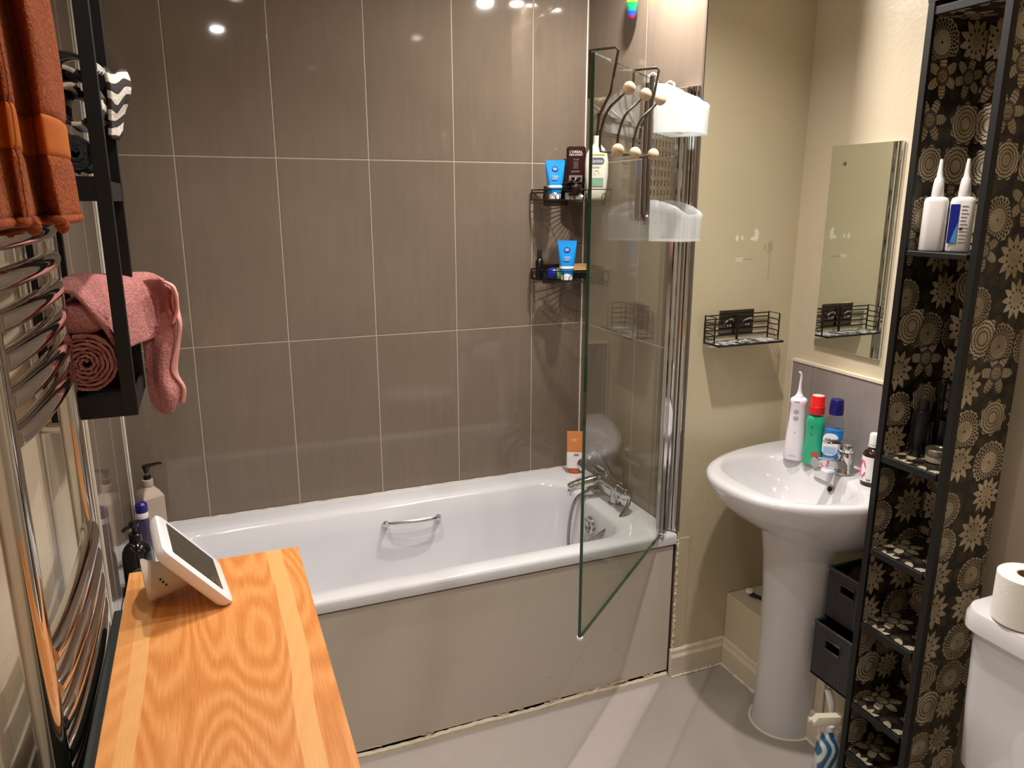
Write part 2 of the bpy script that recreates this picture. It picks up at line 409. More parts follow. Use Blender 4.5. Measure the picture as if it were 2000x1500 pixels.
hose = crom([(-.005, -.06, .10), (.005, -.12, .085), (.005, -.175, .05), (-.04, -.185, -.01), (-.085, -.16, -.06), (-.11, -.10, -.12), (-.125, -.0, -.19), (-.125, .03, -.17), (-.115, .03, -.06), (-.095, .02, .0), (-.05, .01, .03), (-.015, .01, .05)], 10)
M().tube(hose, [.0062 if i % 2 else .0072 for i in range(len(hose))], 10).build('shower_hose', STEEL, t)

# ------------------------------------------------------------------ shower screen
def glass_mat(name, tint, rough=0., edge=False):
    m = bpy.data.materials.new(name); m.use_nodes = True; nt = m.node_tree; nt.nodes.clear(); g = Nt(nt)
    tr = g.node('ShaderNodeBsdfTransparent'); tr.inputs[0].default_value = (*tint, 1)
    gl = g.node('ShaderNodeBsdfGlossy'); gl.inputs['Roughness'].default_value = rough
    ge = g.node('ShaderNodeNewGeometry'); dp = g.node('ShaderNodeVectorMath', operation='DOT_PRODUCT')
    nt.links.new(ge.outputs['Incoming'], dp.inputs[0]); nt.links.new(ge.outputs['Normal'], dp.inputs[1])
    f5 = g.m('POWER', 1-E(g, dp.outputs['Value']).abs(), 5.)
    n = g.noise(g.coord(), 8, 4)
    mx = g.node('ShaderNodeMixShader'); g.plug(.045+f5*.95+n*.008, mx.inputs[0])
    nt.links.new(tr.outputs[0], mx.inputs[1]); nt.links.new(gl.outputs[0], mx.inputs[2])
    nt.links.new(mx.outputs[0], g.node('ShaderNodeOutputMaterial').inputs[0]); return m
GLASS = glass_mat('screen_glass', (.955, .975, .955))
GEDGE = mat('glass_edge_green', '12402f', .08, coat=.5)
G0 = Vector((1.066, -1.142, .527)); G1 = Vector((1.59, -.703, .527)); GD = (G1-G0).normalized(); GN = Vector((GD.y, -GD.x, 0))
GL = (G1-G0).length
ang = math.atan2(GD.y, GD.x)
t = thing('shower_screen', 'hinged clear glass bath screen swung out over the bath edge', 'shower screen', G0, ang)
# local frame: x along glass from the free edge to the hinge, -y towards the room
gp = M(); GT = 1.878-.527
gp.add([(x, y, z) for x in (0, GL) for y in (-.004, .004) for z in (0, GT)], [(0, 4, 5, 1), (2, 3, 7, 6)], 0)
gp.add([(x, y, z) for x in (0, GL) for y in (-.004, .004) for z in (0, GT)], [(0, 1, 3, 2), (4, 6, 7, 5), (0, 2, 6, 4), (1, 5, 7, 3)], 1)
gp.build('glass_panel', [GLASS, GEDGE], t, smooth=False)
M().lathe([(.002, 0), (.008, .0), (.008, .006), (.002, .007)], (.004, 0, -.007), n=12).build('corner_cap', PLASTIC_W, t)
M().tube([(.006, -.001, -.003), (GL-.01, -.001, -.003)], .0028, 6).build('seal_strip', mat('seal_clear', 'b9b4a8', .2, alpha=.75), t)
def inv(p): # world -> screen local
    q = Vector(p)-G0; return (q.x*cos(ang)+q.y*sin(ang), -q.x*sin(ang)+q.y*cos(ang), q.z)
# wall channel: ribbed chrome profile on the tiled wall
def ribbed(pts, z0, z1, mm):
    mm.loft([[(*inv((x, y, z0))[:2], z0-.527) for x, y in pts], [(*inv((x, y, z1))[:2], z1-.527) for x, y in pts]])
ch = M(); ribbed([(XW-.0005, -.712), (XW-.0005, -.625), (1.636, -.625), (1.634, -.632), (1.628, -.636), (1.628, -.650), (1.632, -.654), (1.632, -.664), (1.626, -.668), (1.622, -.682), (1.626, -.690), (1.632, -.694), (1.632, -.702), (1.638, -.706), (1.640, -.712)], .527, 1.90, ch)
ch.build('wall_channel', CHROME, t, ang=50)
ch = M(); pts = []
for i in range(14):
    a = 2*pi*i/14; r_ = .0135 if i % 2 else .0115; pts.append((1.606+r_*cos(a), -.692+r_*sin(a)))
ribbed(pts, .527, 1.89, ch)
ribbed([(1.592, -.709), (1.598, -.700), (1.588, -.688), (1.566, -.706), (1.572, -.716), (1.584, -.706)], .527, 1.885, ch)
ribbed([(1.618, -.645), (1.630, -.645), (1.630, -.690), (1.618, -.690)], .527, 1.89, ch)
ch.build('pivot_profile', CHROME, t, ang=20)
M().box(GL-.02, GL+.03, -.02, .012, GT-.005, GT+.014).build('top_clip', CHROME, t, smooth=False, bevel=.003)
M().box(GL-.02, GL+.03, -.014, .012, -.006, .008).build('bottom_clip', CHROME, t, smooth=False, bevel=.002)

def gl(tt, off, z): return (tt, -off, z-.527)
# hook rack with wooden ball ends
h = thing('hook_rack', 'over-glass chrome hook rack with six pale wooden ball tips', 'hook rack', G0, ang)
WIRE = mat('wire_chrome', '6e655c', .25, .9)
m = M()
for tx in (.012, .29):
    m.tube([gl(tx, -.012, 1.79), gl(tx, -.012, 1.885), gl(tx, -.006, 1.8855), gl(tx, .044, 1.886), gl(tx, .05, 1.88), gl(tx, .036, 1.80), gl(tx, .012, 1.755), gl(tx, .008, 1.715)], .003, 8)
for z in (1.755, 1.722): m.box(.005, .30, -.013, -.010, z-.527-.004, z-.527+.004)
m.tube([gl(.10, .058, 1.683), gl(.245, .058, 1.683)], .002, 6)
m.build('frame', WIRE, h)
for tx in (.020, .127, .235):
    pts = crom([gl(tx+.0, .07, 1.805), gl(tx, .055, 1.79), gl(tx, .028, 1.765), gl(tx, .014, 1.725), gl(tx, .012, 1.695)], 5)+[Vector(gl(tx, .014, 1.684)), Vector(gl(tx, .03, 1.682)), Vector(gl(tx, .058, 1.682))]
    M().tube(pts, .003, 8).build('hook', WIRE, h)
for tx, off, z in ((.018, .074, 1.806), (.125, .074, 1.806), (.234, .074, 1.808), (.0, .06, 1.683), (.11, .06, 1.683), (.235, .062, 1.687)):
    M().sphere(gl(tx, off, z), .0135, 10).build('wooden_ball', mat('pale_wood', 'cdb79a', .4, vary=.12, scale=50) if 'pale_wood' not in bpy.data.materials else bpy.data.materials['pale_wood'], h)

# hanging caddy with perforated plate and frosted cups
c = thing('hanging_caddy', 'perforated steel caddy with frosted white plastic cups hung over the glass screen', 'caddy', G0, ang)
def perf():
    m, g, b = newmat('perforated_steel'); x, y, z = g.sep(g.coord())
    u = g.m('WRAP', x, .015, -.015)/.0088
    v = g.m('WRAP', z, .0125, -.0125)/.0078
    hole = (u*u+v*v).lt(1.)
    b.inputs['Base Color'].default_value = (*lin('a49c93'), 1); b.inputs['Metallic'].default_value = .85; b.inputs['Roughness'].default_value = .3
    g.plug(1-hole, b.inputs['Alpha']); return m
M().box(.375, .575, -.009, -.007, 1.52-.527, 1.87-.527).build('back_plate', perf(), c, smooth=False)
m = M()
m.tube(crom([gl(.365, .010, 1.88), gl(.363, .010, 1.70), gl(.363, .012, 1.56), gl(.345, .014, 1.535), gl(.327, .012, 1.56), gl(.330, .010, 1.70), gl(.332, .010, 1.86)], 6), .006, 8)
m.build('plate_edge_reflection', mat('reflection_dark', '6a6058', .3, .8), c)  # made-up loop standing in for the plate edge's reflection in the glass
for tx in (.40, .55): M().tube([gl(tx, -.010, 1.80), gl(tx, -.010, 1.888), gl(tx, .0, 1.892), gl(tx, .011, 1.886), gl(tx, .011, 1.85)], .004, 8).build('hanger', PLASTIC_W, c)
FROST = mat('frosted_plastic', 'e4e8ea', .35, vary=.02, alpha=.28, sub=.0)
FROST2 = mat('frosted_plastic_milky', 'eef2f4', .3, vary=.02, alpha=.50)
def cup(z0, z1, fr, name, mm, sx=1.):
    rings = []; N = 9
    hx, hd = .083*sx, .10
    def prof(z, gr, i):
        pts = []
        # plan outline, back at glass then side, rounded front, side
        plan = [(0, 0), (0, .35), (0, .7), (.015, .92), (.06, 1.), (.2, 1.08), (.5, 1.12), (.8, 1.08), (.94, 1.), (.985, .92), (1, .7), (1, .35), (1, 0)]
        for a, b2 in plan:
            pts.append((.375+(a-.5)*2*hx*gr+hx, -(.012+b2*hd*(.82+.18*gr)), z))
        return pts
    base = prof(z0-.527, .9, 0); top = prof(z1-.527, 1., 0)
    drops = [0, .004, .016, .030, .036, .036, .034, .036, .036, .030, .016, .004, 0]
    rows = []
    for k in range(5):
        f = k/4
        rows.append([(b0[0]*(1-f)+t0[0]*f, b0[1]*(1-f)+t0[1]*f, b0[2]*(1-f)+(t0[2]-dr*fr)*f) for b0, t0, dr in zip(base, top, drops)])
    m_ = M(); m_.loft([[(sum(p_[0] for p_ in base)/13*.98+p_[0]*.02, sum(p_[1] for p_ in base)/13*.98+p_[1]*.02, z0-.527) for p_ in base]]+rows, False, False)
    return m_.build(name, mm, c, solid=.0025, ang=60)
cup(1.478, 1.583, 1., 'lower_cup', FROST)
cup(1.748, 1.866, 1.25, 'upper_cup', FROST2, 1.05)
u = M().tube([gl(.46, .05, 1.755), gl(.47, .06, 1.80)], .018, 12)
tag_ = u.build('yellow_sponge', mat('sponge_yellow', 'd9dd8a', .8), c)

# rainbow ornament on tiled wall
t = thing('rainbow_charm', 'small glossy rainbow striped oval ornament hanging on the tiled wall', 'ornament', (1.615, -.36, 2.14))
def rainbow():
    m, g, b = newmat('rainbow_gloss'); x, y, z = g.sep(g.coord())
    cols = ['7a1040', '1c3a98', '0e6a58', '0f7a40', 'd0a81c', 'cf7418', 'a82018']
    n = g.node('ShaderNodeValToRGB'); n.color_ramp.interpolation = 'CONSTANT'; el = n.color_ramp.elements
    while len(el) < len(cols): el.new(.5)
    for i, (e2, cc) in enumerate(zip(el, cols)): e2.position = i/len(cols); e2.color = (*lin(cc), 1)
    g.plug(z*11.+g.noise(g.coord(), 20)*.04, n.inputs[0]); g.nt.links.new(n.outputs[0], b.inputs['Base Color'])
    b.inputs['Roughness'].default_value = .08; b.inputs['Coat Weight'].default_value = 1; return m
M().lathe([(.002, 0), (.008, .003), (.014, .015), (.018, .04), (.018, .07), (.014, .1), (.006, .118), (.001, .12)], n=24).build('ornament_body', rainbow(), t)
M().tube([(0, 0, .119), (.0, 0, .2), (.028, 0, .24)], .001, 5).build('cord', BLACKM, t)
# ------------------------------------------------------------------ corner wire shelves and what stands on them
WBLK = mat('wire_black', '17110f', .4)
def corner_shelf(z, lab):
    t = thing('corner_shelf', lab, 'shelf', (XW, 0, z), 0, 'black wire corner shelves')
    def arc(r, zz, a0=90, a1=180, n=16, off=.012): return [(-off-r*cos(radians(a-90)) if 0 else -off+r*cos(radians(180-(a-90))) , -off-r*sin(radians(a-90)), zz) for a in [a0+(a1-a0)*i/n for i in range(n+1)]]
    R0 = .212
    m = M()
    for rr_, zz in ((R0, 0), (R0, .036)): m.tube(arc(rr_, zz), .0022, 7)
    m.tube([(-.008, -.008-R0, .036), (-.008, -.008, .036), (-.008-R0, -.008, .036)], .0022, 7)
    m.tube([(-.008, -.008-R0, 0), (-.008, -.008, 0), (-.008-R0, -.008, 0)], .0022, 7)
    m.tube([(-.008-R0, -.008, 0), (-.008-R0, -.008, .036)], .0022, 6).tube([(-.008, -.008-R0, 0), (-.008, -.008-R0, .036)], .0022, 6).tube([(-.008, -.008, 0), (-.008, -.008, .036)], .0022, 6)
    for k in range(1, 4):
        a = radians(k*22.5); m.tube([(-.012-R0*cos(a), -.012-R0*sin(a), 0), (-.012-R0*cos(a), -.012-R0*sin(a), .036)], .002, 6)
    m.build('rim_wire', WBLK, t)
    m = M()
    for k in range(1, 17):
        a = radians(k*90/17); m.tube([(-.012, -.012, 0), (-.012-R0*cos(a), -.012-R0*sin(a), 0)], .0013, 5)
    for r_ in (.07, .14): m.tube(arc(r_, 0), .0013, 5)
    m.build('base_wires', WBLK, t)
    for k in range(6):
        m = M(); a = radians(8+k*15); c_, s_ = cos(a), sin(a); tx, ty = -s_, c_; bx, by = -.012-(R0+.001)*c_, -.012-(R0+.001)*s_
        m.tube([(bx-tx*w, by-ty*w*1, zz) for w, zz in ((-.008, 0), (-.008, .014), (-.005, .020), (0, .022), (.005, .020), (.008, .014), (.008, 0))], .0016, 6).build('hook_loop', WBLK, t)
    for q in ((-.002, -.0005, -.17, -.07, -.02, .05), (-.17, -.07, -.002, -.0005, -.02, .05)): M().box(*q).build('adhesive_plate', mat('plate_steel', '6a6058', .16, .9) if 'plate_steel' not in bpy.data.materials else bpy.data.materials['plate_steel'], t, smooth=False)
    return t
corner_shelf(1.584, 'upper black wire corner shelf crowded with shower bottles')
corner_shelf(1.297, 'lower black wire corner shelf under the crowded upper one')
AF = radians(-27)
BLUE = mat('tube_blue', '1b8fe0', .25, vary=.05); BLUE_D = mat('label_navy', '1c3f95', .3); WHT = mat('print_white', 'f2f1ef', .35)
def squeeze_tube(x, y, z, lab, hgt=.135, lean=0., grp=None):
    t = thing('facial_tube', lab, 'tube', (x, y, z), AF, grp)
    rings = []
    for f, hx, hd in ((.13, .021, .019), (.16, .023, .021), (.35, .027, .019), (.6, .031, .013), (.85, .034, .006), (.95, .035, .0025), (1., .035, .0018)):
        rings.append(rr(hx, hd, hd*.9, f*hgt, n=5))
    M().loft(rings).build('tube_body', BLUE, t, ang=60)
    M().lathe([(.018, 0), (.021, .002), (.022, .022), (.020, .026)], n=24).build('cap', PLASTIC_W, t)
    m = M(); r2 = []
    for f in (.30, .36):
        hx = .0262+.012*(f-.3)/.25*.35; hd = .0197-(f-.35)*.02
        r2.append(rr(hx+.0006, hd+.0006, hd*.9, f*hgt, n=5))
    m.loft(r2, False, False).build('white_band', WHT, t)
    y0 = -.0128
    M().lathe([(.0005, 0), (.0115, 0), (.0115, .0008), (.0005, .0009)], n=24).xf(Matrix.Translation((0, y0+.0045, .76*hgt)) @ Matrix.Rotation(radians(82), 4, 'X')).build('round_logo', BLUE_D, t)
    m = M()
    for k, (w, zz) in enumerate(((.006, .79), (.0075, .765), (.006, .74))): m.box(-w, w, y0+.0015, y0+.003, zz*hgt, (zz+.016)*hgt)
    for w, w2, zz in ((.010, .012, .59), (.007, .014, .56), (.011, .011, .53), (.009, .010, .50)): m.box(-w, w2, -.0165-(.59-zz)*.03, -.0150, zz*hgt, (zz+.014)*hgt)
    m.build('printed_lines', mat('print_pale', 'b9dcf5', .4), t, smooth=False)
    return t
squeeze_tube(1.474, -.105, 1.5865, 'blue squeeze tube with white cap standing on the upper corner shelf')
squeeze_tube(1.512, -.135, 1.2995, 'blue squeeze tube with white cap standing on the lower corner shelf', .142)
# dark brown shower gel
BRN = mat('bottle_oxblood', '2e1210', .25)
t = thing('shower_gel_bottle', 'dark oxblood square shouldered shower gel bottle on the upper corner shelf', 'bottle', (1.578, -.062, 1.5865), AF)
M().loft([rr(.030, .017, .010, z) for z in (0, .004)]+[rr(.034, .020, .011, .008), rr(.035, .020, .011, .17), rr(.034, .019, .010, .182), rr(.030, .015, .008, .186)]).build('bottle_body', BRN, t)
text('lettering', "L'ORÉAL", .0125, (0, -.0208, .166), 0, WHT, t); text('lettering', 'MEN EXPERT', .0085, (0, -.0208, .156), 0, WHT, t)
text('lettering', 'BARBER', .009, (0, -.0208, .098), 0, mat('print_grey', '8f8684', .5), t); text('lettering', 'CLUB', .008, (0, -.0208, .14), 0, bpy.data.materials['print_grey'], t)
M().box(-.009, .009, -.0207, -.0201, .108, .134).build('label_column', mat('label_dim', '4a3c3a', .4), t, smooth=False)
M().box(-.024, .024, -.0207, -.0201, .055, .085).build('label_patch', mat('label_grey', '7d7270', .4), t, smooth=False)
# sanex bottle
SANW = mat('bottle_ivory', 'e9e6d8', .3)
t = thing('body_wash_bottle', 'large ivory body wash bottle seen through the glass screen', 'bottle', (1.600, -.180, 1.5865), AF)
prof = [(0, .028, .018), (.004, .031, .021), (.03, .036, .023), (.08, .041, .025), (.13, .041, .025), (.155, .036, .023), (.172, .027, .018), (.183, .016, .014), (.19, .013, .013), (.197, .014, .014), (.214, .013, .013), (.216, .009, .009)]
M().loft([rr(a, b2, min(a, b2)*.9, z, n=6) for z, a, b2 in prof]).build('bottle_body', SANW, t, ang=60)
M().loft([[(x, -.0262, z) for x, z in pp] for pp in [[(p_[0], p_[1]+.130) for p_ in rr(.026, .0115, .011, 0)]]]+[[(x, -.0248, z) for x, z in [(p_[0], p_[1]+.130) for p_ in rr(.026, .0115, .011, 0)]]]).build('brand_badge', mat('badge_slate', '4e5a7e', .35), t)
text('lettering', 'Sanex', .0185, (0, -.0268, .130), 0, WHT, t)
GREYT = mat('print_slate', '8d90a0', .5)
text('lettering', 'EXPERT', .0085, (0, -.0258, .108), 0, GREYT, t)
M().box(-.026, .026, -.0245, -.0235, .149, .153).build('yellow_strip', mat('label_yellow', 'cdbb2e', .4), t, smooth=False)
M().box(-.024, .024, -.0262, -.025, .045, .073).build('green_label', mat('label_sage', '7aa794', .4), t, smooth=False)
M().tube([(.008*cos(a_), -.0258, .09+.008*sin(a_)) for a_ in [radians(q) for q in range(-40, 250, 20)]], .0006, 5).build('swirl_mark', GREYT, t)
# dark net sponge
t = thing('bath_puff', 'dark brown crumpled net bath puff hanging over the upper corner shelf', 'bath puff', (1.520, -.172, 1.624))
rnd = random.Random(3); m = M()
for k in range(26):
    a = rnd.uniform(0, 2*pi); b2 = rnd.uniform(-.9, 1.3); r_ = rnd.uniform(.026, .042)
    P = []
    for q in range(7):
        w = a+q*.28; P.append((r_*cos(w)*cos(b2), r_*.7*sin(w)*cos(b2), r_*sin(b2)+rnd.uniform(-.004, .004)))
    m.loft([[tuple(Vector(p_)*1.0) for p_ in P], [tuple(Vector(p_)*(.55+.25*rnd.random())) for p_ in P]], closed=False, cap0=False, cap1=False)
m.sphere((0, 0, 0), .027, 8)
m.build('netting', mat('net_brown', '24100f', .3, vary=.4, scale=60), t)
M().tube(crom([(0, 0, -.02), (.004, .0, -.034), (-.006, -.0, -.03)], 5), .003, 6).build('cord', BLACKP, t)
M().tube(crom([(-.02, 0, .018), (-.050, -.004, .012), (-.02, -.004, .0)], 5), .005, 6).build('cord', BLACKP, t)
t = thing('soap_dish', 'white folded cloth lying behind the wires of the upper corner shelf', 'cloth', (1.515, -.15, 1.5865), AF)
M().loft([rr(.030, .018, .01, .0, .012), rr(.034, .02, .012, .01, .012), rr(.028, .016, .012, .022, .008), rr(.010, .008, .006, .026, .002)]).build('folded_cloth', mat('cloth_white', 'dcd8d0', .8, bumpd=.004), t)
t.name = 'white_cloth'
# lower shelf
t = thing('mini_bottle', 'small slim black bottle at the left of the lower corner shelf', 'bottle', (1.436, -.06, 1.2995), AF)
M().lathe([(.012, 0), (.0145, .003), (.0145, .065), (.010, .072), (.007, .076)], n=20).build('bottle_body', BLACKP, t)
M().lathe([(.0085, .076), (.0085, .105), (.007, .108)], n=18).build('cap', BLACKM, t)
t = thing('roll_on_bottle', 'lime green bottle with a round navy cap lying on the lower corner shelf', 'bottle', (1.482, -.10, 1.3225), radians(-10))
Rx = Matrix.Rotation(radians(90), 4, 'Y')
M().lathe([(.018, .0), (.0205, .01), (.021, .035), (.018, .048), (.006, .052)], n=24).xf(Matrix.Translation((-.002, 0, 0)) @ Rx).build('bottle_body', mat('lime_green', '8fd02c', .3), t)
M().lathe([(.002, -.036), (.012, -.033), (.019, -.022), (.022, -.004), (.021, .003)], n=24).xf(Rx).build('cap', mat('cap_navy', '1a2288', .3), t)
M().loft([rr(.012, .008, .007, 0)[::1], rr(.012, .008, .007, .001)]).xf(Matrix.Translation((.028, -.0205, 0)) @ Matrix.Rotation(radians(90), 4, 'X')).build('label', mat('label_navy2', '26307c', .3), t)
t = thing('wooden_brush', 'pale wooden backed nail brush with black bristles on the lower corner shelf', 'brush', (1.583, -.075, 1.2995), radians(-10))
M().loft([rr(.042, .018, .010, z) for z in (.03, .032, .050, .052)]).build('brush_back', mat('bamboo', 'c9a06a', .5, vary=.12), t, bevel=0)
m = M()
for i in range(12):
    for j in range(4): m.box(-.036+i*.0063, -.0325+i*.0063, -.012+j*.007, -.0085+j*.007, .0, .031)
m.build('bristles', BLACKM, t, smooth=False)['kind'] = 'stuff'
# orange tube on rim
t = thing('sun_cream_tube', 'orange and white squeeze tube with a barcode standing in the bath corner', 'tube', (1.592, -.075, ZB+.001), AF)
OR = mat('tube_orange', 'e08a4e', .35)
m = M()
def wring(f, g_=0): return rr(.033+g_, .016*(1-f)+.003+g_, .012*(1-f)+.002, .022+.148*f, n=4)
M().loft([wring(.44+.56*k/4) for k in range(5)]).build('orange_upper', OR, t, ang=60)
M().loft([wring(.44*k/4) for k in range(5)]).build('tube_body', WHT, t, ang=60)
M().lathe([(.017, 0), (.019, .002), (.019, .021)], n=20, sx=1.3).build('cap', mat('cap_orange', 'd8672c', .35), t)
m = M(); rnd = random.Random(9); x = -.004
for k in range(11): w = rnd.choice((.0006, .001, .0014)); m.box(x, x+w, -.0137, -.0128, .068, .08); x += w+rnd.choice((.0007, .001))
m.build('barcode', DARK, t, smooth=False)
text('lettering', 'SUN', .010, (-.004, -.0072, .135), 0, WHT, t).hide_render = False
bpy.data.objects.remove(t.children[-1]) if t.children and t.children[-1].name.startswith('lettering') else None
m = M(); m.box(-.02, .02, -.0074, -.0060, .138, .1395).box(-.016, .016, -.0078, -.0064, .131, .132).build('printed_lines', mat('print_peach', 'f4c49c', .4), t, smooth=False)

# ------------------------------------------------------------------ wall basket on the alcove wall
t = thing('wall_basket', 'empty black wire basket stuck to the cream wall beside the mirror', 'wall basket', (1.814, -W, 1.156))
m = M(); w = .121; dp = .085
def T_(pts, r=.0022): m.tube(pts, r, 7)
T_([(-w, -.012, .0), (w, -.012, .0)]); T_([(-w, -dp, .0), (w, -dp, .0)], .0035); T_([(-w, -.012, 0), (-w, -dp, 0)], .003); T_([(w, -.012, 0), (w, -dp, 0)], .003)
m.tube([(-w, -.012, 0), (-w, -.012, .084), (-w, -dp*.72, .084), (-w, -dp*.72, 0)], .0025, 7)
m.tube([(w, -.012, 0), (w, -.012, .084), (w, -dp*.72, .084), (w, -dp*.72, 0)], .0025, 7)
T_([(0, -.012, 0), (0, -.012, .082)], .0032); T_([(.004, -.012, 0), (.004, -.012, .082)], .002)
for zz in (.018, .036, .054, .070, .082): T_([(-w, -.012, zz), (w, -.012, zz)], .002)
for s in (-1, 1):
    for zz in (.022, .056):
        T_([(s*w, -.012, zz-.008), (s*w, -dp*.60, zz-.008), (s*w, -dp*.70, zz-.003), (s*w, -dp*.70, zz+.004), (s*w, -dp*.60, zz+.009), (s*w, -.012, zz+.009)], .0018)
m.build('wire_frame', WBLK, t)
def mottled():
    m_, g, b = newmat('mottled_tray'); co = g.coord(); n = g.noise(co, 26, 5, .7, 1.5)
    g.plug(g.ramp(n, [(.42, lin('1c1a1e')), (.5, lin('8a8890')), (.58, lin('efeef0'))]), b.inputs['Base Color']); b.inputs['Roughness'].default_value = .25; return m_
M().box(-w+.002, w-.002, -dp+.003, -.013, -.001, .002).build('tray_liner', mottled(), t, smooth=False)
M().box(-.062, .070, -.0025, -.0005, .018, .094).build('adhesive_plate', bpy.data.materials['plate_steel'], t, smooth=False, bevel=.003)
for s in (-.030, .040):
    k = M().tube(crom([(s-.014, -.003, .045), (s-.015, -.012, .06), (s-.006, -.018, .068), (s+.008, -.018, .068), (s+.014, -.010, .058)], 4), .0028, 7).sphere((s-.004, -.008, .048), .004, 6).sphere((s+.006, -.008, .048), .004, 6)
    k.build('chrome_hook', CHROME, t)

# ------------------------------------------------------------------ mirror, splashback
t = thing('wall_mirror', 'frameless rectangular mirror screwed to the cream wall above the basin', 'mirror', (XR, -.9635, 1.1435))
mm_, g, b = newmat('mirror_silver'); b.inputs['Metallic'].default_value = 1; b.inputs['Roughness'].default_value = .01; g.plug(g.mixc(g.noise(g.coord(), 3), lin('e4ebe4'), lin('eaf0ea')), b.inputs['Base Color'])
M().box(-.010, -.003, -.1235, .1235, 0, .593).build('mirror_plate', mm_, t, smooth=False, bevel=.0015)
M().box(-.003, -.0005, -.121, .121, .002, .591).build('backing', mat('mirror_backing', '6f6a5e', .5), t, smooth=False)
for yy in (.0735,):
    for zz in (.541,): M().lathe([(.001, 0), (.007, .001), (.0065, .004), (.001, .0055)], n=18).xf(Matrix.Translation((-.010, yy, zz)) @ Matrix.Rotation(radians(-90), 4, 'Y')).build('screw_cap', CHROME, t)
t = thing('splashback', 'grey tiled splashback edged in cream above the basin', 'splashback', (XR, -1.04, .83))
def splash():
    m_, g, b = newmat('splash_tile'); x, y, z = g.sep(g.coord()); st = g.noise(g.comb(x, y*3., z*1.), 6, 5, .65)
    jt = (y-.19).abs().lt(.0008)
    g.plug(g.mixc(jt, g.mixc(st, lin('857c7a'), lin('9d9492')), lin('756c69')), b.inputs['Base Color']); b.inputs['Roughness'].default_value = .22; return m_
M().box(-.012, -.0005, -.28, .278, -.02, .250).build('tiles', splash(), t, smooth=False)
M().box(-.015, -.0005, -.28, .282, .250, .258).box(-.013, -.0005, .278, .2815, -.02, .250).build('edge_trim', mat('trim_cream', 'e6dcc6', .35), t, smooth=False)

# ------------------------------------------------------------------ basin
BX, BY, BZ = XR, -1.04, .815
t = thing('washbasin', 'white ceramic pedestal washbasin below the mirror', 'washbasin', (BX, BY, 0))
def dring(dep, hw, z, n=40, x0=-.0005, pw=2.4):
    out = []
    for i in range(n+1):
        a = -pi/2+pi*i/n
        ca, sa = cos(a), sin(a)
        out.append((x0-dep*abs(ca)**(2/pw), hw*(abs(sa)**(2/pw))*(1 if sa > 0 else -1), z))
    return out
def dz(pts, f): return [(x, y, z+f(x, y)) for x, y, z in pts]
lift = lambda x, y: .010*max(0, 1-(-x)/.12) if -x < .12 else 0
outer = [dring(.20, .13, .60), dring(.26, .165, .625), dring(.33, .205, .662), dring(.395, .24, .705), dring(.44, .265, .745), dring(.462, .277, .775), dring(.471, .281, .797), dring(.470, .280, .808), dring(.463, .276, .814), dring(.450, .268, .816)]
# inner bowl rings: same vertex count, centred ellipse
def ering(cx_, hx, hy, z, n=40):
    out = []
    for i in range(n+1):
        a = -pi/2+pi*i/n
        out.append((0, 0, 0))
    return out
m = M(); m.loft(outer, True, False)
# rim top + bowl as a closed ring around an ellipse: use full-loop rings
def full(pts_front, back_y, z, k=10):
    out = list(pts_front); n = k
    a = Vector(pts_front[-1]); b2 = Vector(pts_front[0])
    for i in range(1, n): out.append(tuple(a.lerp(b2, i/n)))
    return out
N_ = 40
top_o = full(outer[-1], 0, .816)
tot = len(top_o)
def bowl(cx_, hx, hy, z, pw=2.3):
    out = []
    # match angular order of top_o around centre
    for p_ in top_o:
        a = math.atan2(p_[1]/.27, (p_[0]+.225)/.235)
        ca, sa = cos(a), sin(a)
        out.append((cx_+hx*abs(ca)**(2/pw)*(1 if ca > 0 else -1), hy*abs(sa)**(2/pw)*(1 if sa > 0 else -1), z))
    return out
m.loft([top_o, bowl(-.262, .156, .210, .8158), bowl(-.262, .148, .202, .8125), bowl(-.262, .142, .194, .800), bowl(-.262, .131, .178, .765), bowl(-.258, .104, .142, .72), bowl(-.256, .066, .09, .692), bowl(-.255, .022, .022, .684)], False, True)
m.build('bowl', CERAMIC, t, ang=50)
# tap ledge
M().loft([rr(.045, .032, .012, .790, -.088, -.0), rr(.045, .032, .012, .8165, -.088, -.0), rr(.040, .028, .010, .8185, -.088, 0)]).build('tap_ledge', CERAMIC, t)
M().lathe([(.008, 0), (.010, .001), (.012, .0), (.012, -.002)], n=20, cap=False).xf(Matrix.Translation((-.137, -.045, .775)) @ Matrix.Rotation(radians(-80), 4, 'Y')).build('overflow_ring', STEEL, t)
M().lathe([(.0005, 0), (.0098, 0)], n=20).xf(Matrix.Translation((-.1365, -.045, .775)) @ Matrix.Rotation(radians(-80), 4, 'Y')).build('overflow_hole_shade', DARK, t)  # flat near-black disc, the shade inside the hole put into colour
m = M(); rings = []
for z, dx_, hw in ((.0, .116, .098), (.02, .114, .096), (.08, .110, .094), (.25, .108, .095), (.45, .110, .102), (.56, .118, .110), (.66, .132, .120)):
    out = []
    for i in range(33):
        a = -pi/2+pi*i/32; out.append((-.175-dx_*abs(cos(a))**.9, -.01+hw*sin(a), z))
    rings.append(out)
m.loft(rings).build('pedestal', CERAMIC, t, ang=60)
m = M(); m.tube([(-.175-.121*abs(cos(-pi/2+pi*i/24))**.9, -.01+.101*sin(-pi/2+pi*i/24), .003) for i in range(25)], .0045, 6); m.build('foot_sealant', CAULK, t)
M().lathe([(.001, 0), (.018, 0), (.02, .002), (.001, .003)], n=24).xf(Matrix.Translation((-.255, 0, .6845))).build('waste', CHROME, t)
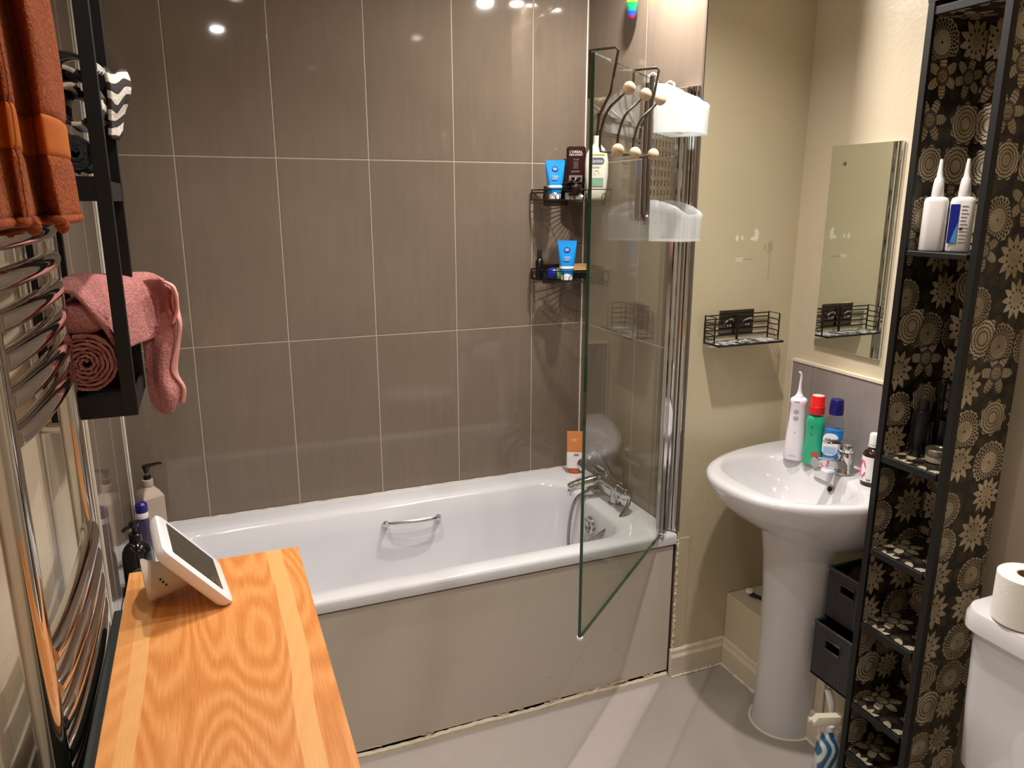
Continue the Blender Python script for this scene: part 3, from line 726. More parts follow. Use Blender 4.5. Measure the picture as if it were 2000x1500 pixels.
# mixer
t = thing('basin_mixer_tap', 'chrome single lever mixer tap on the washbasin', 'tap', (1.946, -1.085, .8185), radians(4))
m = M()
m.lathe([(.001, 0), (.027, 0), (.027, .004), (.023, .010), (.022, .040), (.0235, .055), (.022, .062), (.001, .064)], n=28, sx=1.05)
m.loft([[(x, y*w_, z+zz) for y, zz in ((-.020, -.010), (-.016, .010), (0, .015), (.016, .010), (.020, -.010), (.0, -.016))] for x, z, w_ in ((-.0, .022, 1.), (-.03, .030, .95), (-.07, .040, .85), (-.105, .048, .72), (-.125, .050, .68))])
m.build('spout_body', CHROME, t, ang=50)
M().lathe([(.001, 0), (.010, 0), (.011, .010), (.001, .010)], (-.113, 0, .026), 18).build('aerator', STEEL, t)
m = M()
m.lathe([(.022, .064), (.024, .067), (.0235, .085), (.017, .094), (.001, .096)], n=28)
m.loft([[(x, y*w_, z+zz) for y, zz in ((-.012, -.003), (-.011, .004), (0, .006), (.011, .004), (.012, -.003), (.0, -.004))] for x, z, w_ in ((.02, .088, 1.6), (.0, .092, 1.7), (-.03, .097, 1.25), (-.06, .101, .95), (-.092, .106, .75))])
m.build('lever', CHROME, t, ang=50)
M().lathe([(.001, 0), (.004, 0), (.004, .002), (.001, .002)], n=12).xf(Matrix.Translation((-.023, 0, .076)) @ Matrix.Rotation(radians(-90), 4, 'Y')).build('temperature_dot', mat('dot_dark', '262a5a', .3), t)

# water flosser
LILAC = mat('flosser_white', 'e6dfe8', .35, vary=.01)
t = thing('water_flosser', 'white cordless water flosser with a curved nozzle on the washbasin', 'water flosser', (1.905, -.925, .817), radians(-50))
M().loft([rr(hx, hd, min(hx, hd)*.85, z, n=6) for z, hx, hd in ((0, .030, .026), (.004, .0315, .027), (.05, .029, .026), (.12, .0235, .023), (.17, .022, .022), (.178, .024, .023), (.186, .0235, .022), (.192, .016, .016))]).build('handle_body', LILAC, t, ang=60)
M().tube(crom([(0, 0, .19), (0, 0, .205), (0, 0, .235), (.001, 0, .256), (-.001, -.003, .266), (-.006, -.005, .270)], 5), [.013]*2+[.0125, .011, .009, .0075, .006, .005, .0045, .004, .0038, .0036, .0034, .0034, .0033, .0032, .0031, .003, .003, .003, .0028, .0028, .0026, .0026, .0025, .0025], 12).build('nozzle', LILAC, t)
GREYB = mat('button_grey', 'b9b0b6', .4)
for zz in (.153, .132): M().lathe([(.0, 0), (.0075, 0), (.0075, .0015), (.005, .0022), (.0005, .002)], n=20).xf(Matrix.Translation((-.002, -.0222, zz)) @ Matrix.Rotation(radians(92), 4, 'X')).build('button', GREYB, t)
m = M()
for zz in (.045, .058, .071, .084): m.box(-.0028, .0, -.0262+zz*.02, -.0252+zz*.02, zz, zz+.006)
m.box(-.012, .008, -.0277, -.0268, .014, .0152).build('printed_marks', mat('mark_grey', 'aaa2ac', .5), t, smooth=False)
M().box(-.010, .006, -.0238, -.0225, .181, .1822).box(-.008, .008, -.0165, -.0155, .1895, .1905).build('ring_marks', mat('mark_dark', '5a5560', .5), t, smooth=False)
# green mouthwash
GRN = mat('mouthwash_green', '1fa67c', .15, coat=.4)
t = thing('mouthwash_bottle', 'green mouthwash bottle with a red cap on the washbasin', 'bottle', (1.922, -.983, .817), radians(-50))
M().loft([rr(hx, hd, min(hx, hd)*.7, z, n=6) for z, hx, hd in ((0, .026, .020), (.004, .028, .022), (.05, .027, .021), (.09, .024, .019), (.125, .026, .021), (.140, .025, .020), (.148, .018, .016), (.150, .013, .013), (.157, .013, .013))]).build('bottle_body', GRN, t, ang=60)
M().lathe([(.0215, .155), (.0215, .176), (.020, .178), (.019, .206), (.0175, .2085)], n=24).build('cap', mat('cap_red', 'd81f22', .3), t)
M().lathe([(.0005, .2086), (.0165, .2086), (.0165, .2092), (.0005, .2092)], n=24).build('cap_top', mat('cap_top_pale', 'e9b9b4', .4), t)
M().box(-.004, .020, -.0232, -.0222, .030, .040).build('red_label', mat('label_red', 'd03a28', .4), t, smooth=False)
text('lettering', 'Y', .010, (-.008, -.0212, .115), 0, DARK, t); text('lettering', 'x', .010, (-.008, -.0212, .095), 0, DARK, t)
# blue mouthwash
t = thing('mouthwash_bottle', 'clear bottle half full of blue mouthwash with a navy cap on the washbasin', 'bottle', (1.944, -1.034, .817), radians(-50))
BG = mat('mouthwash_blue', '1b86d8', .12, coat=.4)
CL = glass_mat('clear_plastic', (.86, .9, .92), .05)
prof = ((0, .023, .019), (.004, .025, .021), (.06, .025, .021), (.11, .025, .021), (.118, .0247, .0205), (.135, .024, .020), (.150, .021, .017), (.158, .015, .014), (.165, .015, .014))
M().loft([rr(hx, hd, min(hx, hd)*.8, z, n=6) for z, hx, hd in prof[:5]]).build('blue_liquid', BG, t, ang=60)
M().loft([rr(hx+.001, hd+.001, min(hx, hd)*.8, z+.001, n=6) for z, hx, hd in prof[3:]]).build('clear_neck', CL, t, ang=60)
M().lathe([(.0195, .163), (.0200, .180), (.0175, .206), (.016, .208), (.001, .208)], n=24).build('cap', mat('cap_navy_dark', '14125e', .3), t)
M().loft([rr(.021, .033, .016, 0)[::1], rr(.021, .033, .016, .0012)]).xf(Matrix.Translation((-.006, -.0222, .076)) @ Matrix.Rotation(radians(90), 4, 'X')).build('label', WHT, t)
text('lettering', 'PRO', .016, (-.006, -.0240, .088), 0, mat('print_ink', '22264a', .5), t)
M().box(-.024, .012, -.0242, -.0232, .048, .070).build('label_panel', mat('label_skyblue', 'a9c4e6', .4), t, smooth=False)
# medicine bottle
t = thing('medicine_bottle', 'dark brown dropper bottle with white cap and label on the basin edge', 'bottle', (1.945, -1.178, .817), radians(-50))
M().lathe([(.024, 0), (.027, .003), (.027, .085), (.024, .094), (.013, .104), (.0125, .112)], n=28).build('bottle_body', mat('amber_dark', '2a1310', .12, coat=.5), t)
M().lathe([(.0155, .109), (.0155, .114)], n=28).build('tamper_ring', PLASTIC_W, t)
M().lathe([(.0150, .116), (.0145, .143), (.013, .146), (.001, .1465)], n=28).build('cap', PLASTIC_W, t)
M().lathe([(.0274, .012), (.0274, .083)], n=28, cap=False).build('label', WHT, t)
PINK = mat('print_pink', 'e85a94', .5)
M().tube([(-.0285*sin(a_), -.0285*cos(a_), .05+.022*cos((a_-.95)*4)) for a_ in [(.6+.07*k) for k in range(13)]], .0018, 6).tube([(-.0285*sin(a_), -.0285*cos(a_), .042-.018*cos((a_-.95)*4)) for a_ in [(.6+.07*k) for k in range(13)]], .0018, 6).build('pink_mark', PINK, t)
M().box(-.012, .0, -.0289, -.027, .018, .0195).build('printed_line', DARK, t, smooth=False)

# ------------------------------------------------------------------ ledge behind pedestal: brush and amber bottle
t = thing('cleaning_brush', 'small red handled brush with white bristles lying on the boxing ledge', 'brush', (1.93, -.80, .2655), radians(-64))
M().tube(crom([(-.03, 0, .012), (-.015, 0, .010), (.0, 0, .009), (.02, 0, .009), (.035, 0, .009)], 4), [.009]*2+[.008, .007, .0065, .006]+[.0055]*11, 10).build('neck', BLACKP, t)
M().tube([(.032, 0, .009), (.06, 0, .012), (.10, 0, .012), (.12, 0, .010)], [.0065, .011, .012, .009], 12).build('handle', mat('handle_red', '7e2412', .3), t)
M().lathe([(.001, 0), (.011, .001), (.014, .006), (.012, .012), (.001, .014)], (-.034, 0, .013), 16).build('bristle_head', PLASTIC_W, t)
t = thing('amber_bottle', 'amber bottle with a black cap hidden behind the pedestal', 'bottle', (1.985, -.905, .2655))
M().lathe([(.026, 0), (.028, .004), (.028, .075), (.022, .09), (.012, .1), (.011, .11)], n=24).build('bottle_body', mat('amber_glass', '7a3412', .12, coat=.5), t)
M().lathe([(.0145, .108), (.0145, .135), (.012, .138)], n=24).build('cap', BLACKP, t)
t = thing('spray_can_cap', 'black capped canister standing on the ledge behind the pedestal', 'canister', (1.915, -.955, .2655))
t.name = 'black_canister'
M().lathe([(.022, 0), (.024, .003), (.024, .07), (.020, .078), (.001, .08)], n=24).build('canister_body', BLACKP, t)

# ------------------------------------------------------------------ woven baskets between pedestal and tower
def weave():
    m_, g, b = newmat('woven_black'); u, v, _ = g.sep(g.coord('UV'))
    bu = g.m('FLOOR', u/.011); sh = g.m('MODULO', bu, 2.)*.5
    fu = (g.m('FRACT', u/.011)-.5).abs(); fv = (g.m('FRACT', v/.022+sh)-.5).abs()
    edge = fu.gt(.43).max(fv.gt(.46))
    g.plug(g.mixc(edge, g.mixc(g.noise(g.coord(), 60), lin('262427'), lin('343136')), lin('0e0d0e')), b.inputs['Base Color'])
    b.inputs['Roughness'].default_value = .5; bump(g, b, 1-edge, .001); return m_
WV = weave()
def basket(z, x0, y0, y1, h, lab):
    t = thing('woven_basket', lab, 'basket', (0, 0, z), 0, 'woven storage baskets beside the pedestal')
    m = M(); th = .005; x1 = 2.02
    m.box(x0, x1, y0, y0+th, 0, h).box(x0, x1, y1-th, y1, 0, h).box(x1-th, x1, y0+th, y1-th, 0, h).box(x0, x1, y0, y1, 0, th)
    ha, hb = y0+.045, y1-.045; z0, z1 = h*.62, h*.80
    m.box(x0, x0+th, y0+th, y1-th, 0, z0).box(x0, x0+th, y0+th, y1-th, z1, h).box(x0, x0+th, hb, y1-th, z0, z1).box(x0, x0+th, y0+th, ha, z0, z1)
    m.build('basket_body', WV, t, smooth=False, uv=True)
    r = M().tube([(x0, y0, h), (x0, y1, h), (x1, y1, h), (x1, y0, h)], .004, 6, closed=True).tube([(x0-.001, hb, z0), (x0-.001, hb, z1), (x0-.001, ha, z1), (x0-.001, ha, z0)], .003, 6, closed=True)
    r.build('rim', mat('basket_rim', '4a484a', .5) if 'basket_rim' not in bpy.data.materials else bpy.data.materials['basket_rim'], t)
    return t
basket(.2655, 1.795, -1.321, -1.180, .165, 'black woven basket resting on the boxing ledge, the lower one')
basket(.440, 1.825, -1.321, -1.182, .150, 'black woven basket stacked on top of the lower basket')
t = thing('folded_cloth', 'dark maroon cloth lying in the top woven basket', 'cloth', (1.92, -1.25, .585))
M().loft([rr(.07, .032, .02, -.05), rr(.075, .034, .02, -.01), rr(.06, .03, .02, .012), rr(.03, .015, .01, .02)]).build('cloth', mat('cloth_maroon', '2a1512', .9, bumpd=.003), t)
# spray bottle on the floor
t = thing('spray_bottle', 'white trigger spray bottle with blue wavy label on the floor by the tower', 'spray bottle', (1.790, -1.275, .001), radians(-20))
def wavy():
    m_, g, b = newmat('wavy_label'); x, y, z = g.sep(g.coord()); w_ = (x*260.+(z*55.).sin()*2.2+g.noise(g.coord(), 14)*5.).sin()
    g.plug(g.ramp(w_*.5+.5, [(.25, lin('2f6aa8')), (.5, lin('5a8a86')), (.75, lin('dfe6e4'))]), b.inputs['Base Color']); b.inputs['Roughness'].default_value = .2; return m_
M().loft([rr(hx, hd, min(hx, hd)*.8, z, n=6) for z, hx, hd in ((0, .030, .020), (.004, .032, .022), (.09, .030, .021), (.115, .022, .017), (.135, .012, .012), (.145, .012, .012))]).build('bottle_body', wavy(), t, ang=60)
M().lathe([(.014, .143), (.015, .146), (.015, .160), (.012, .164)], n=20).build('collar', PLASTIC_W, t)
m = M(); m.loft([rr(.040, .011, .006, .0, -.012), rr(.042, .012, .006, .012, -.012), rr(.036, .010, .006, .026, -.006)]); m.xf(Matrix.Translation((0, 0, .163))); m.tube([(-.05, 0, .176), (-.062, 0, .176)], .007, 10)
m.build('spray_head', mat('cream_plastic', 'e9e2cc', .35), t)
M().tube(crom([(-.022, 0, .164), (-.030, 0, .145), (-.026, 0, .125), (-.032, 0, .115)], 4), .004, 8).build('trigger', PLASTIC_W, t)
t = thing('toilet_brush_handle', 'white plastic handle leaning against the boxing beneath the baskets', 'brush', (1.835, -1.262, .001))
t.name = 'toilet_brush'
M().tube([(-.012, .012, .0), (-.012, .01, .02)], .02, 14).build('brush_foot', PLASTIC_W, t)
M().tube(crom([(-.012, .01, .02), (-.014, .008, .12), (-.016, .014, .19), (-.018, .030, .235)], 5), [.006]*6+[.006, .007, .008, .009, .010, .0105, .011, .011, .0105, .010], 10).build('handle', PLASTIC_W, t)

# ------------------------------------------------------------------ patterned shelf tower
def doily():
    m_, g, b = newmat('crochet_paper'); uv = g.coord('UV')
    u, v, _ = g.sep(uv)
    def layer(cell, off, jit, Rk, seed):
        vec = g.comb(u/cell+off, v/cell+off*1.7)
        vo = g.node('ShaderNodeTexVoronoi', voronoi_dimensions='2D'); vo.inputs['Scale'].default_value = 1; vo.inputs['Randomness'].default_value = jit
        g.nt.links.new(vec, vo.inputs['Vector'])
        ed = g.node('ShaderNodeTexVoronoi', voronoi_dimensions='2D', feature='DISTANCE_TO_EDGE'); ed.inputs['Scale'].default_value = 1; ed.inputs['Randomness'].default_value = jit
        g.nt.links.new(vec, ed.inputs['Vector'])
        px_, py_, _ = g.sep(vo.outputs['Position']); vx, vy, _ = g.sep(vec)
        dx, dy = vx-px_, vy-py_
        c1, c2, c3 = g.sep(vo.outputs['Color'])
        r = g.m('SQRT', dx*dx+dy*dy); th = g.m('ARCTAN2', dy, dx)+c1*6.28
        R = Rk*(.85+c3*.25); q = r/R
        # lace medallion
        lace_b = 1.+(th*18.).cos()*.035
        net = ((th*13.+q*9.).sin().abs().lt(.38)).max((th*13.-q*9.).sin().abs().lt(.38)).max((q-.97).abs().lt(.045))
        lace = q.lt(lace_b)*(q.lt(.5).max(net))*(1-q.lt(.06))
        # star
        tri = (g.m('PINGPONG', th*(11/6.2832), .5)*2.)
        star_b = .60+tri*.42
        holes = ((th*11.).cos().gt(.35))*((q*17.).sin().gt(.45))
        star = q.lt(star_b)*(1-holes*q.gt(.12))
        # flower medallion with concentric crochet rings
        fl_b = .93+(th*9.).cos()*.07
        rings_ = (q*34.+(th*18.).sin()*.8).sin().gt(-.55)
        flower = q.lt(fl_b)*rings_.max(q.lt(.2))
        # six petal
        pet = (th*3.).cos().abs()
        pet_b = .28+pet*.74
        gap = ((q-.36).abs().lt(.035))+((q-.12).lt(0.)*.0)
        stripes = (q*40.).sin().gt(-.8)
        petal = q.lt(pet_b)*(1-gap)*stripes*(pet.gt(.12))
        t1 = c2.lt(.3); t2 = c2.lt(.55); t3 = c2.lt(.8)
        mask = lace*t1+star*(t2-t1)+flower*(t3-t2)+petal*(1-t3)
        E_ = E(g, ed.outputs['Distance'])
        mask = mask*E_.gt(.018)
        tone = .62+c1*.38
        shade = tone*(.72+.28*(q*26.).sin().abs())*(1-(q.lt(.45))*.18)
        return mask, shade
    m1, s1 = layer(.092, 3.1, .42, .53, 1)
    m2, s2 = layer(.040, 7.7, .6, .44, 2)
    fib = g.noise(uv, 900, 2)
    tan_ = g.mixc(g.m('POWER', g.noise(uv, 16, 2), 1.)*1.6-.3, lin('8a7548'), lin('e6d9c0'))
    c = g.mixc(m2*.5, lin('060505'), g.mixc(s2*(.5+fib), lin('3c3120'), lin('9a8660')))
    c = g.mixc(m1, g.mixc(m2*.30, lin('070606'), lin('6a5838')), g.mixc(s1*(.85+fib*.5), lin('3a2f1e'), tan_))
    g.plug(c, b.inputs['Base Color']); b.inputs['Roughness'].default_value = .45; return m_
DOI = doily()
TX0, TX1, TY0, TY1, TH = 1.78, 1.965, -1.518, -1.325, 1.995
t = thing('shelf_tower', 'tall narrow shelf unit lined with black and tan crochet print paper', 'shelf unit', (0, 0, 0))
BLK = mat('tower_black', '0d0c0b', .5)
M().box(TX0+.004, TX1, TY0, TY0+.014, 0, TH).build('side_panel', DOI, t, smooth=False, uv=True)
M().box(TX0+.004, TX1, TY1-.014, TY1, 0, TH).build('side_panel', DOI, t, smooth=False, uv=True)
M().box(TX1-.006, TX1, TY0+.014, TY1-.014, 0, TH).build('back_panel', DOI, t, smooth=False, uv=True)
for y0, y1, xx in ((TY0-.001, TY0+.016, .018), (TY1-.016, TY1+.001, .01)): M().box(TX0, TX0+xx, y0, y1, 0, TH+.002).build('front_post', BLK, t, smooth=False, bevel=.0015)
for z, th in ((1.459, .010), (.958, .016), (.711, .016), (.502, .016), (.264, .016), (.115, .016), (1.968, .016)):
    M().box(TX0+.010, TX1-.006, TY0+.014, TY1-.014, z, z+th).build('shelf', DOI if z != 1.459 else BLK, t, smooth=False, uv=True)
    M().box(TX0+.002, TX0+.012, TY0+.024, TY1-.016, z-.001, z+th+.001).build('shelf_edge', BLK, t, smooth=False, bevel=.002)
M().box(TX0, TX1, TY0-.002, TY1+.002, TH, TH+.014).build('top_board', BLK, t, smooth=False)
# bottles on it
def nozzle(x, y, rz, lab, front):
    t = thing('ear_wash_bottle', lab, 'bottle', (x, y, 1.4705), rz, 'white nozzle bottles on the tower')
    M().loft([rr(hx, hd, min(hx, hd)*.85, z, n=6) for z, hx, hd in ((0, .0235, .015), (.003, .025, .0165), (.108, .0245, .0165), (.116, .022, .015), (.119, .015, .012))]).build('bottle_body', PLASTIC_W, t, ang=60)
    M().lathe([(.0115, .119), (.0125, .122), (.011, .145), (.009, .158), (.0065, .162), (.0055, .172), (.0035, .198), (.003, .2)], n=20).build('nozzle', PLASTIC_W, t)
    if front:
        M().box(-.024, -.006, -.0175, -.0163, .018, .103).build('label_stripe', mat('label_royal', '17258c', .35), t, smooth=False)
        M().add([(-.020, -.0178, .018), (-.006, -.0178, .018), (-.006, -.0178, .065), (-.0085, -.0178, .06), (-.016, -.0178, .045)], [(0, 1, 2, 3, 4)]) if 0 else None
        k = M(); k.loft([[(-.018, -.0182, .019), (-.0065, -.0182, .019), (-.0065, -.0182, .062), (-.012, -.0182, .045)], [(-.018, -.0172, .019), (-.0065, -.0172, .019), (-.0065, -.0172, .062), (-.012, -.0172, .045)]]); k.build('light_blue_flash', mat('label_azure', '4a90d0', .35), t, smooth=False)
        k = M(); rnd = random.Random(4)
        for i in range(11):
            zz = .098-i*.0078; k.box(-.002, .008+rnd.uniform(0, .009), -.0174, -.0163, zz, zz+.0018)
        k.build('printed_lines', mat('print_dim', '8a837c', .5), t, smooth=False)
        M().loft([[(-.003, -.0178, .048), (.003, -.0178, .048), (.003, -.0178, .055), (.001, -.0178, .051), (-.001, -.0178, .053), (-.003, -.0178, .051)], [(-.003, -.0168, .048), (.003, -.0168, .048), (.003, -.0168, .055), (.001, -.0168, .051), (-.001, -.0168, .053), (-.003, -.0168, .051)]]).build('factory_symbol', DARK, t, smooth=False)
nozzle(1.822, -1.372, radians(-48), 'white nozzle bottle with plain back, left of the pair on the tower', False)
nozzle(1.857, -1.411, radians(-48), 'white nozzle bottle with blue striped label on the tower', True)
t = thing('glass_jar', 'small clear jar with a silver ring lid on the tower shelf', 'jar', (1.862, -1.430, .9755))
M().lathe([(.022, 0), (.026, .003), (.026, .016), (.024, .02)], n=28).build('jar_body', mat('jar_glass', '9a8c7c', .1, coat=.5), t)
M().lathe([(.027, .018), (.0275, .020), (.0275, .032), (.026, .034), (.021, .034), (.020, .032), (.0005, .032)], n=28).build('lid', mat('lid_silver', '9c9286', .25, .9), t)
t = thing('black_spray_bottle', 'matt black bottle standing in shade on the tower shelf', 'bottle', (1.865, -1.374, .9755))
M().lathe([(.020, 0), (.022, .003), (.022, .10), (.017, .112), (.010, .116)], n=24).build('bottle_body', BLACKP, t)
M().lathe([(.013, .116), (.013, .128), (.011, .14), (.001, .142)], n=20).build('cap', BLACKM, t)
t = thing('makeup_brushes', 'black brush pot with thin dark brushes on the tower shelf', 'brush pot', (1.918, -1.392, .9755))
M().lathe([(.021, 0), (.022, .002), (.022, .09), (.020, .09), (.019, .01)], n=24).build('pot', BLACKP, t)
for k in range(6):
    a = k*1.05; M().tube([(.010*cos(a), .010*sin(a), .012), (.017*cos(a), .017*sin(a), .15), (.018*cos(a), .018*sin(a), .18)], [.002, .0025, .005], 7).build('brush', BLACKM, t)

# ------------------------------------------------------------------ toilet
struct(M().box(1.873, XR-.001, YF+.02, -1.68, 0, .70).build('trim_13', P_WALL2, smooth=False, bevel=.003), 'cream boxing behind the toilet cistern')
t = thing('toilet', 'white close coupled toilet beside the patterned shelf tower', 'toilet', (1.872, -1.863, 0))
m = M()
def cring(x0, hw, z, r=.05):
    x1 = -.004; return rr((x1-x0)/2, hw, r, z, (x0+x1)/2, 0, 8)
m.loft([cring(-.145, .178, .37), cring(-.162, .188, .39), cring(-.169, .194, .54), cring(-.173, .198, .72)]); m.build('cistern', CERAMIC, t, ang=50)
M().loft([cring(-.176, .203, .708), cring(-.186, .210, .716), cring(-.186, .210, .744), cring(-.180, .206, .757), cring(-.165, .19, .760)]).build('cistern_lid', CERAMIC, t, ang=50)
def br(cx_, hx, hy, z): return [(cx_+hx*cos(2*pi*i/36), hy*sin(2*pi*i/36), z) for i in range(36)]
M().loft([br(-.40, .20, .10, .0), br(-.40, .19, .095, .05), br(-.40, .19, .10, .2), br(-.40, .22, .145, .31), br(-.40, .235, .165, .365), br(-.40, .235, .165, .38)]).box(-.25, -.05, -.14, .14, .28, .365).build('pan', CERAMIC, t, ang=50)
M().loft([br(-.40, .235, .168, .382), br(-.40, .238, .170, .390), br(-.40, .235, .168, .408), br(-.40, .22, .155, .414)]).build('seat_lid', PLASTIC_W, t, ang=50)
M().lathe([(.001, 0), (.018, 0), (.02, .003), (.001, .006)], (-.09, -.05, .760), 24).build('flush_button', CHROME, t)
t = thing('toilet_roll', 'white toilet roll standing on the cistern lid', 'toilet roll', (1.742, -1.752, .7615))
PAP = mat('tissue_white', 'efebe4', .85, bumpd=.0006, bscale=200)
M().lathe([(.021, .0), (.052, .0), (.054, .002), (.054, .098), (.052, .1), (.021, .1)], n=48, cap=False).build('paper', PAP, t)
M().lathe([(.0208, .0005), (.0208, .0995), (.019, .0995), (.019, .0005), (.0208, .0005)], n=32, cap=False).build('cardboard_core', mat('cardboard', '9c7c5c', .8), t)
# ------------------------------------------------------------------ towel radiator on the left wall
t = thing('towel_radiator', 'tall chrome ladder towel radiator on the left wall', 'radiator', (0, -1.395, 0))
PCH = mat('radiator_chrome', 'cfcac6', .05, 1., vary=.02)
for y in (.225, -.225):
    pts = []
    for i in range(20):
        a = 2*pi*i/20; cx_, sy_ = cos(a), sin(a)
        pts.append((.045+.017*(abs(cx_)**.7)*(1 if cx_ > 0 else -1), y+.019*(abs(sy_)**.7)*(1 if sy_ > 0 else -1)))
    m = M(); m.loft([[(x, yy, .42) for x, yy in pts], [(x, yy, 2.08) for x, yy in pts]]); m.build('post', PCH, t, ang=50)
zs = [1.304+.0465*k for k in range(6)]+[1.72+.0465*k for k in range(6)]+[1.012-.0495*k for k in range(6)]+[.62-.05*k for k in range(3)]
for z in zs:
    pts = [(.050+.013*(1-(k/8)**2)**.5 if abs(k) < 8 else .052, .212*k/8, z) for k in range(-8, 9)]
    M().tube(pts, .0145, 14).build('rail', PCH, t)
for y in (.225, -.225):
    for z in (.55, 1.20, 1.95): M().tube([(.001, y, z), (.034, y, z)], .010, 12).lathe([(.02, 0), (.02, .005), (.012, .008)], n=20).build('wall_bracket', PCH, t) if 0 else M().tube([(.001, y, z), (.034, y, z)], .010, 12).build('wall_bracket', PCH, t)
    M().lathe([(.014, -.02), (.016, 0), (.016, .03), (.010, .035)], (.045, y, .385), 16).tube([(.045, y, .37), (.045, y, .002)], .0075, 10).build('valve_pipe', PCH, t)

# orange towel over the top rails
def terry(name, col, deep, stripes=None, bsc=150, bd=.006, dist=.004):
    m_, g, b = newmat(name); co = g.coord()
    w_ = g.noise(co, bsc, 3, .6, 1.2); n2 = g.noise(co, 9, 3)
    base = g.mixc(w_*.7+n2*.3, lin(deep), lin(col))
    g.plug(base, b.inputs['Base Color']); b.inputs['Roughness'].default_value = .95
    b.inputs['Sheen Weight'].default_value = .04; b.inputs['Sheen Roughness'].default_value = .5
    bump(g, b, w_, dist); return m_
OT = terry('terry_orange', 'd2660e', '762a00', bsc=120, dist=.012)
OTB = mat('towel_band_orange', 'c0640f', .85, vary=.12, bumpd=.001, bscale=400)
t = thing('orange_towel', 'burnt orange towel hanging in folds over the towel radiator', 'towel', (0, 0, 0))
bot = [(.120, -1.315), (.122, -1.345), (.121, -1.39), (.119, -1.43), (.112, -1.45), (.098, -1.425), (.090, -1.41), (.087, -1.45), (.094, -1.52), (.100, -1.555), (.096, -1.575), (.088, -1.565), (.084, -1.60), (.088, -1.66), (.082, -1.72)]
top = [(.118, -1.335), (.122, -1.38), (.122, -1.46), (.119, -1.55), (.114, -1.585), (.102, -1.56), (.093, -1.52), (.089, -1.56), (.096, -1.64), (.104, -1.68), (.097, -1.70), (.088, -1.68), (.084, -1.71), (.088, -1.74), (.082, -1.78)]
def tow(z):
    f = (z-1.548)/(2.04-1.548); f = min(f, 1)
    k = f if f < 1 else 1
    return [(b_[0]*(1-k)+a_[0]*k, b_[1]*(1-k)+a_[1]*k, z) for b_, a_ in zip(bot, top)]
def wob(pts, s): return [(x+.002*sin(z*31+y*40+s), y+.003*sin(z*23+s*2), z) for x, y, z in pts]
def drape(z0, z1, n, name, mt, extra=None):
    rows = [crom(wob(tow(z0+(z1-z0)*i/n), 0), 4) for i in range(n+1)]
    if extra: rows += [crom(r_, 4) for r_ in extra]
    return M().loft(rows, False, False, closed=False).build(name, mt, t, solid=.009, subd=1, ang=180)
drape(1.556, 1.640, 4, 'lower_border', OT)
drape(1.636, 1.688, 4, 'woven_band', OTB)
drape(1.684, 2.03, 14, 'terry_field', OT, [[(x*.92+.002, y, 2.055) for x, y, z in tow(2.04)], [(.06, y, 2.068) for x, y, z in tow(2.04)], [(.02, y, 2.06) for x, y, z in tow(2.04)], [(.012, y, 2.0) for x, y, z in tow(2.04)], [(.012, y, 1.80) for x, y, z in tow(2.04)]])
m = M(); m.tube(crom(wob([(x-.004, y, z) for x, y, z in tow(1.556)], 0), 4), .0065, 10); m.build('rolled_hem', OT, t, ang=180)
for q in ((.112, -1.44, 1.549), (.099, -1.56, 1.551)):
    M().sphere(q, .009, 8, sz=1.3).build('hem_corner', OT, t)

# ------------------------------------------------------------------ black towel shelf
t = thing('towel_shelf', 'black open metal towel shelf on the grey tiled left wall', 'shelf', (0, 0, 0))
def bar(a, b_, w=.02):
    x0, y0, z0 = a; x1, y1, z1 = b_
    return M().box(x0, x1, y0, y1, z0, z1)
SY0, SY1, SX = -1.10, -.86, .145
SHB = mat('shelf_black', '090707', .6)
for y in (SY0, SY1-.02):
    for x in (0.004, SX-.024): M().box(x, x+.024, y, y+.02, 1.19, 2.15).build('upright', SHB, t, smooth=False, bevel=.001)
for z in (1.19, 1.58, 1.97):
    m = M().box(.004, SX, SY0+.001, SY0+.008, z, z+.042).box(.004, SX, SY1-.008, SY1-.001, z, z+.042).box(SX-.008, SX-.001, SY0+.008, SY1-.008, z, z+.034).box(.006, .012, SY0+.008, SY1-.008, z, z+.034).box(.006, SX-.004, SY0+.004, SY1-.004, z, z+.005)
    m.build('tray', SHB, t, smooth=False)
def spiral_roll(name, c, r, turns, y0, y1, th, mt, parent, start=0., flat=1., r0=.006):
    """cloth rolled around the Y axis"""
    n = int(turns*26); ctr = []
    for i in range(n+1):
        a = start+2*pi*turns*i/n; rad = r0+(r-r0)*i/n; ctr.append((cos(a)*rad, sin(a)*rad*flat))
    o, ii = [], []
    for i, (x, z) in enumerate(ctr):
        L = sqrt(x*x+z*z)+1e-6; nx, nz = x/L, z/L; h = th/2
        o.append((c[0]+x+nx*h, c[1]+z+nz*h)); ii.append((c[0]+x-nx*h, c[1]+z-nz*h))
    ringp = o+ii[::-1]
    ys = [y0, y0+.004, y0+.012]+[y0+(y1-y0)*k/6 for k in range(1, 6)]+[y1-.01, y1]
    rings = []
    for k, y in enumerate(ys):
        rings.append([(x+.0012*sin(j*1.7+k*2.3), y+.0025*sin(j*.8), z+.0012*cos(j*2.1+k)) for j, (x, z) in enumerate(ringp)])
    return M().loft(rings).build(name, mt, parent, ang=60)
PK = terry('terry_pink', 'e5a09a', '9c4844', bsc=130, dist=.010); PKS = mat('towel_band_pink', 'e2a39b', .85, vary=.1, bumpd=.001, bscale=300)
PKD = terry('terry_brownpink', 'c98478', '7a3a34', bsc=180)
t = thing('rolled_towel', 'rolled dusty pink towel showing its spiral on the bottom of the towel shelf', 'towel', (.069, -1.0, 1.295))
spiral_roll('roll', (0, -.003), .052, 6.2, -.092, .11, .0052, PKD, t, start=.6)
t = thing('draped_towel', 'pink towel heaped on the rolled one with its end spilling off the shelf', 'towel', (0, 0, 0))
